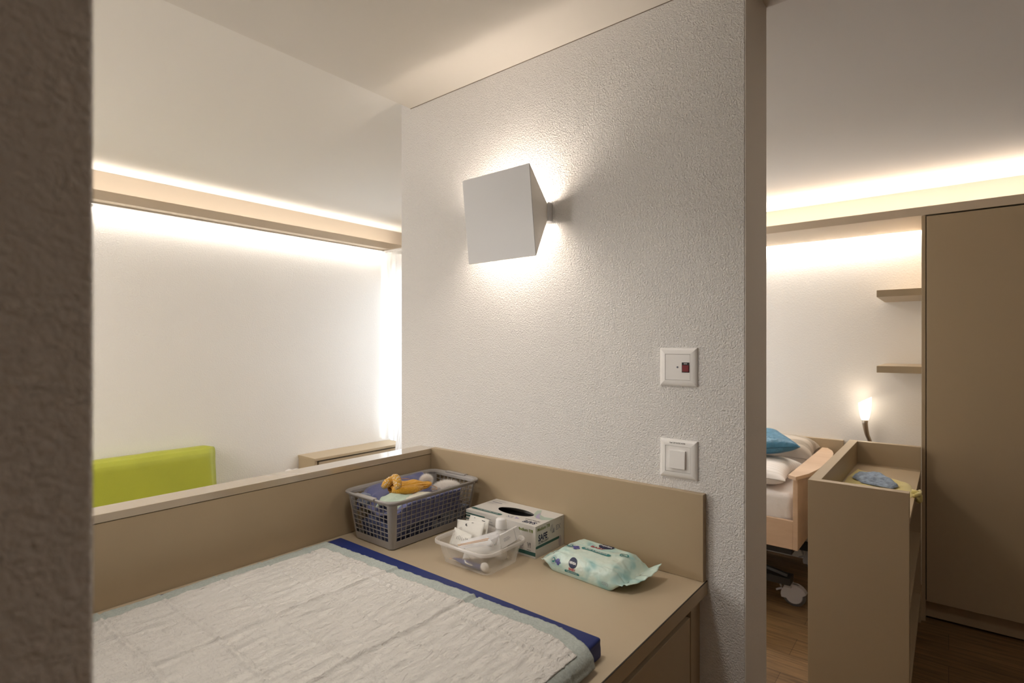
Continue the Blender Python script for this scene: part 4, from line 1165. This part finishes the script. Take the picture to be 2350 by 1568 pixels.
tube(bm, [(3.02, .13, .842), (3.02, .110, .840), (3.02, .101, .826), (3.02, .101, .806), (3.02, .108, .796)], [.009, .011, .012, .012, .009], 14)
tube(bm, [(2.95, .118, .838), (3.0, .103, .836), (3.08, .102, .834)], [.008, .010, .008], 12)
tag(link('cloth_fold', bm, M['yellowcloth'], None, True), 'rolled fold of yellow cloth hanging over the open edge of the tray', 'cloth')

# ------------------------------------------------------------------ bed
t = thing('bed', 'beech care bed with white mattress behind the shelf unit', 'bed', (3.76, 1.3, 0))
box('end_board', 3.28, 4.21, .641, .666, .372, .782, M['beech'], t, .002)
box('end_board', 3.28, 4.21, 2.00, 2.025, .372, .782, M['beech'], t, .002)
inner_l = [(3.175, .655), (4.21, .668)]; outer = [(3.175, .630), (3.30, .592), (3.45, .572), (3.65, .560), (3.85, .562), (4.02, .578), (4.12, .60), (4.21, .64)]
bm = bmesh.new(); P = inner_l[::-1]+[] 
pts = [(3.20, .672)]+outer+[(4.21, .672)]
A = [bm.verts.new((x, y, .800)) for x, y in pts]; B = [bm.verts.new((x, y, .782)) for x, y in pts]
bm.faces.new(A); bm.faces.new(B[::-1])
for i in range(len(pts)): bm.faces.new((A[i], A[(i+1) % len(pts)], B[(i+1) % len(pts)], B[i]))
link('top_rail', bm, M['beech'], t)
box('side_rail', 3.284, 3.304, .6665, 1.999, .372, .53, M['beech'], t, .002)
box('mattress', 3.312, 4.205, .672, 1.994, .46, .668, M['sheet'], t, .035, 4, True)
bm = bmesh.new(); bx(bm, 3.32, 4.2, .68, 1.99, .33, .40, 0)
tube(bm, [(3.40, 1.3, .35), (3.42, 1.0, .22), (3.42, .72, .17)], .018, 8); bx(bm, 3.38, 3.47, .70, 1.95, .13, .17, 0); bx(bm, 4.02, 4.10, .70, 1.95, .13, .17, 0)
tube(bm, [(3.42, 1.75, .16), (3.42, 1.4, .34)], .018, 8)
link('chassis', bm, M['chassis'], t)
for wx, wy in ((3.44, .690), (3.44, 1.9), (4.05, .690), (4.05, 1.9)):
    bm = bmesh.new(); mt = Matrix.Rotation(PI/2, 4, 'Y')
    lathe(bm, [(.0, -.014), (.050, -.014), (.062, -.009), (.063, 0), (.062, .009), (.050, .014), (0, .014)], (wx, wy, .063), 28, mt)
    c = link('caster', bm, M['rubber'], t, False)
    bm = bmesh.new(); lathe(bm, [(0, -.018), (.044, -.018), (.047, -.014)], (wx, wy, .063), 24, mt); lathe(bm, [(0, -.020), (.008, -.020), (.009, -.017)], (wx, wy, .063), 12, mt)
    # hooded cover
    V1 = []; 
    for k in range(13):
        a = math.radians(-20+k*15); V1.append((wy+.068*math.cos(a), .063+.062*math.sin(a)))
    for xs in (-.022, .022):
        f_ = [bm.verts.new((wx+xs, y, z)) for y, z in V1]; cc = bm.verts.new((wx+xs, wy-.012, .045))
        for a, b in zip(f_, f_[1:]): bm.faces.new((a, b, cc))
        if xs < 0: f0 = f_
        else:
            for i in range(12): bm.faces.new((f0[i], f0[i+1], f_[i+1], f_[i]))
    bx(bm, wx-.03, wx+.03, wy+.01, wy+.05, .105, .13, .004)
    k_ = link('caster_cover', bm, M['castergrey'], t); k_.parent = c; k_.matrix_parent_inverse = Matrix()
    k_.location = c.location if False else (0, 0, 0)
    bm = bmesh.new(); tube(bm, [(wx, wy+.065, .085), (wx-.01, wy+.095, .072)], .006, 8); tube(bm, [(wx, wy+.068, .095), (wx-.006, wy+.080, .130)], .006, 8)
    k_ = link('brake_pedal', bm, M['castergrey'], t); k_.parent = c; k_.matrix_parent_inverse = Matrix()

def pillow(name, c, r, m, label, rot=0, tilt=(0, 0), seed=0, pinch=.85):
    bm = bmesh.new(); c = Vector(c); n = 46
    R = Matrix.Rotation(rot, 3, 'Z') @ Matrix.Rotation(tilt[0], 3, 'X') @ Matrix.Rotation(tilt[1], 3, 'Y')
    for s in (1, -1):
        def f(u, v):
            a, b = 2*u-1, 2*v-1
            k = 1-.10*(1-b*b)*abs(a)**3; k2 = 1-.10*(1-a*a)*abs(b)**3
            x = a*r[0]*k; y = b*r[1]*k2
            h = ((1-a**4)*(1-b**4))**.5
            wr = .05*nz(a*2+seed, b*2, s, 1.6)+.03*nz(a*5+seed, b*5, s, 1.3)
            z = s*r[2]*(h*(1+wr)+0.012)
            return c+R @ Vector((x, y, z))
        grid(bm, n, n, f)
    bmesh.ops.remove_doubles(bm, verts=bm.verts, dist=.0008)
    return tag(link(name, bm, m, None, True), label, 'pillow')
pillow('pillow', (3.57, 1.00, .738), (.26, .29, .062), M['stripe'], 'white faintly striped pillow lying on the bed under the blue one', 0, (0, 0), 2)
pillow('pillow', (3.73, .995, .872), (.22, .22, .058), M['bluepillow'], 'petrol blue pillow on top of the white pillow', .5, (-.10, -.05), 7)
pillow('pillow', (4.085, .92, .776), (.115, .24, .095), M['plaid'], 'beige striped pillow between the blue pillow and the wall', 0, (0, -.25), 4)
t = thing('bed_headrail', 'low beige board along the wall behind the bed', 'board', (4.225, 1.2, .72))
box('board', 4.212, 4.2385, .55, 2.03, .70, .86, M['laminate'], t, .001)

# reading lamp
t = thing('reading_lamp', 'small bedside reading lamp with glowing frosted shade and bent stem', 'lamp', (4.238, .40, .80))
lp = px_x(1983.5, 940, 4.15)
bm = bmesh.new(); n = 28; rings = []
bot = px_x(1985, 964, 4.15); 
for (z, r) in ((0, .018), (.02, .025), (.06, .032), (.10, .035), (.148, .036)):
    ring = []
    for k in range(n):
        a = 2*PI*k/n; y = r*math.cos(a); x = r*math.sin(a)
        zz = z if z < .14 else z-.020-.6*y
        ring.append(bm.verts.new((bot.x+x, bot.y+y, bot.z+zz)))
    rings.append(ring)
for A, B in zip(rings, rings[1:]):
    for k in range(n): bm.faces.new((A[k], A[(k+1) % n], B[(k+1) % n], B[k]))
bm.faces.new(rings[0][::-1])
link('shade', bm, M['shade'], t, True)
bm = bmesh.new()
P = [bot, px_x(1985, 972, 4.15), px_x(1987, 985, 4.16), px_x(1990, 998, 4.175), px_x(1995, 1010, 4.19), px_x(2001, 1030, 4.215), px_x(2003, 1045, 4.236)]
tube(bm, P, [.018, .016, .0145, .013, .012, .012, .012], 12)
link('stem', bm, M['steel'], t, True)
bm = bmesh.new(); lathe(bm, [(0, 0), (.035, 0), (.035, .012), (0, .014)], (4.2385, P[-1].y, P[-1].z), 20, Matrix.Rotation(-PI/2, 4, 'Y')); link('wall_rose', bm, M['steel'], t, True)
if 0: light('reading_lamp_light', 'POINT', (4.15, bot.y, bot.z+.17), .4, (1, .78, .55), radius=.03)
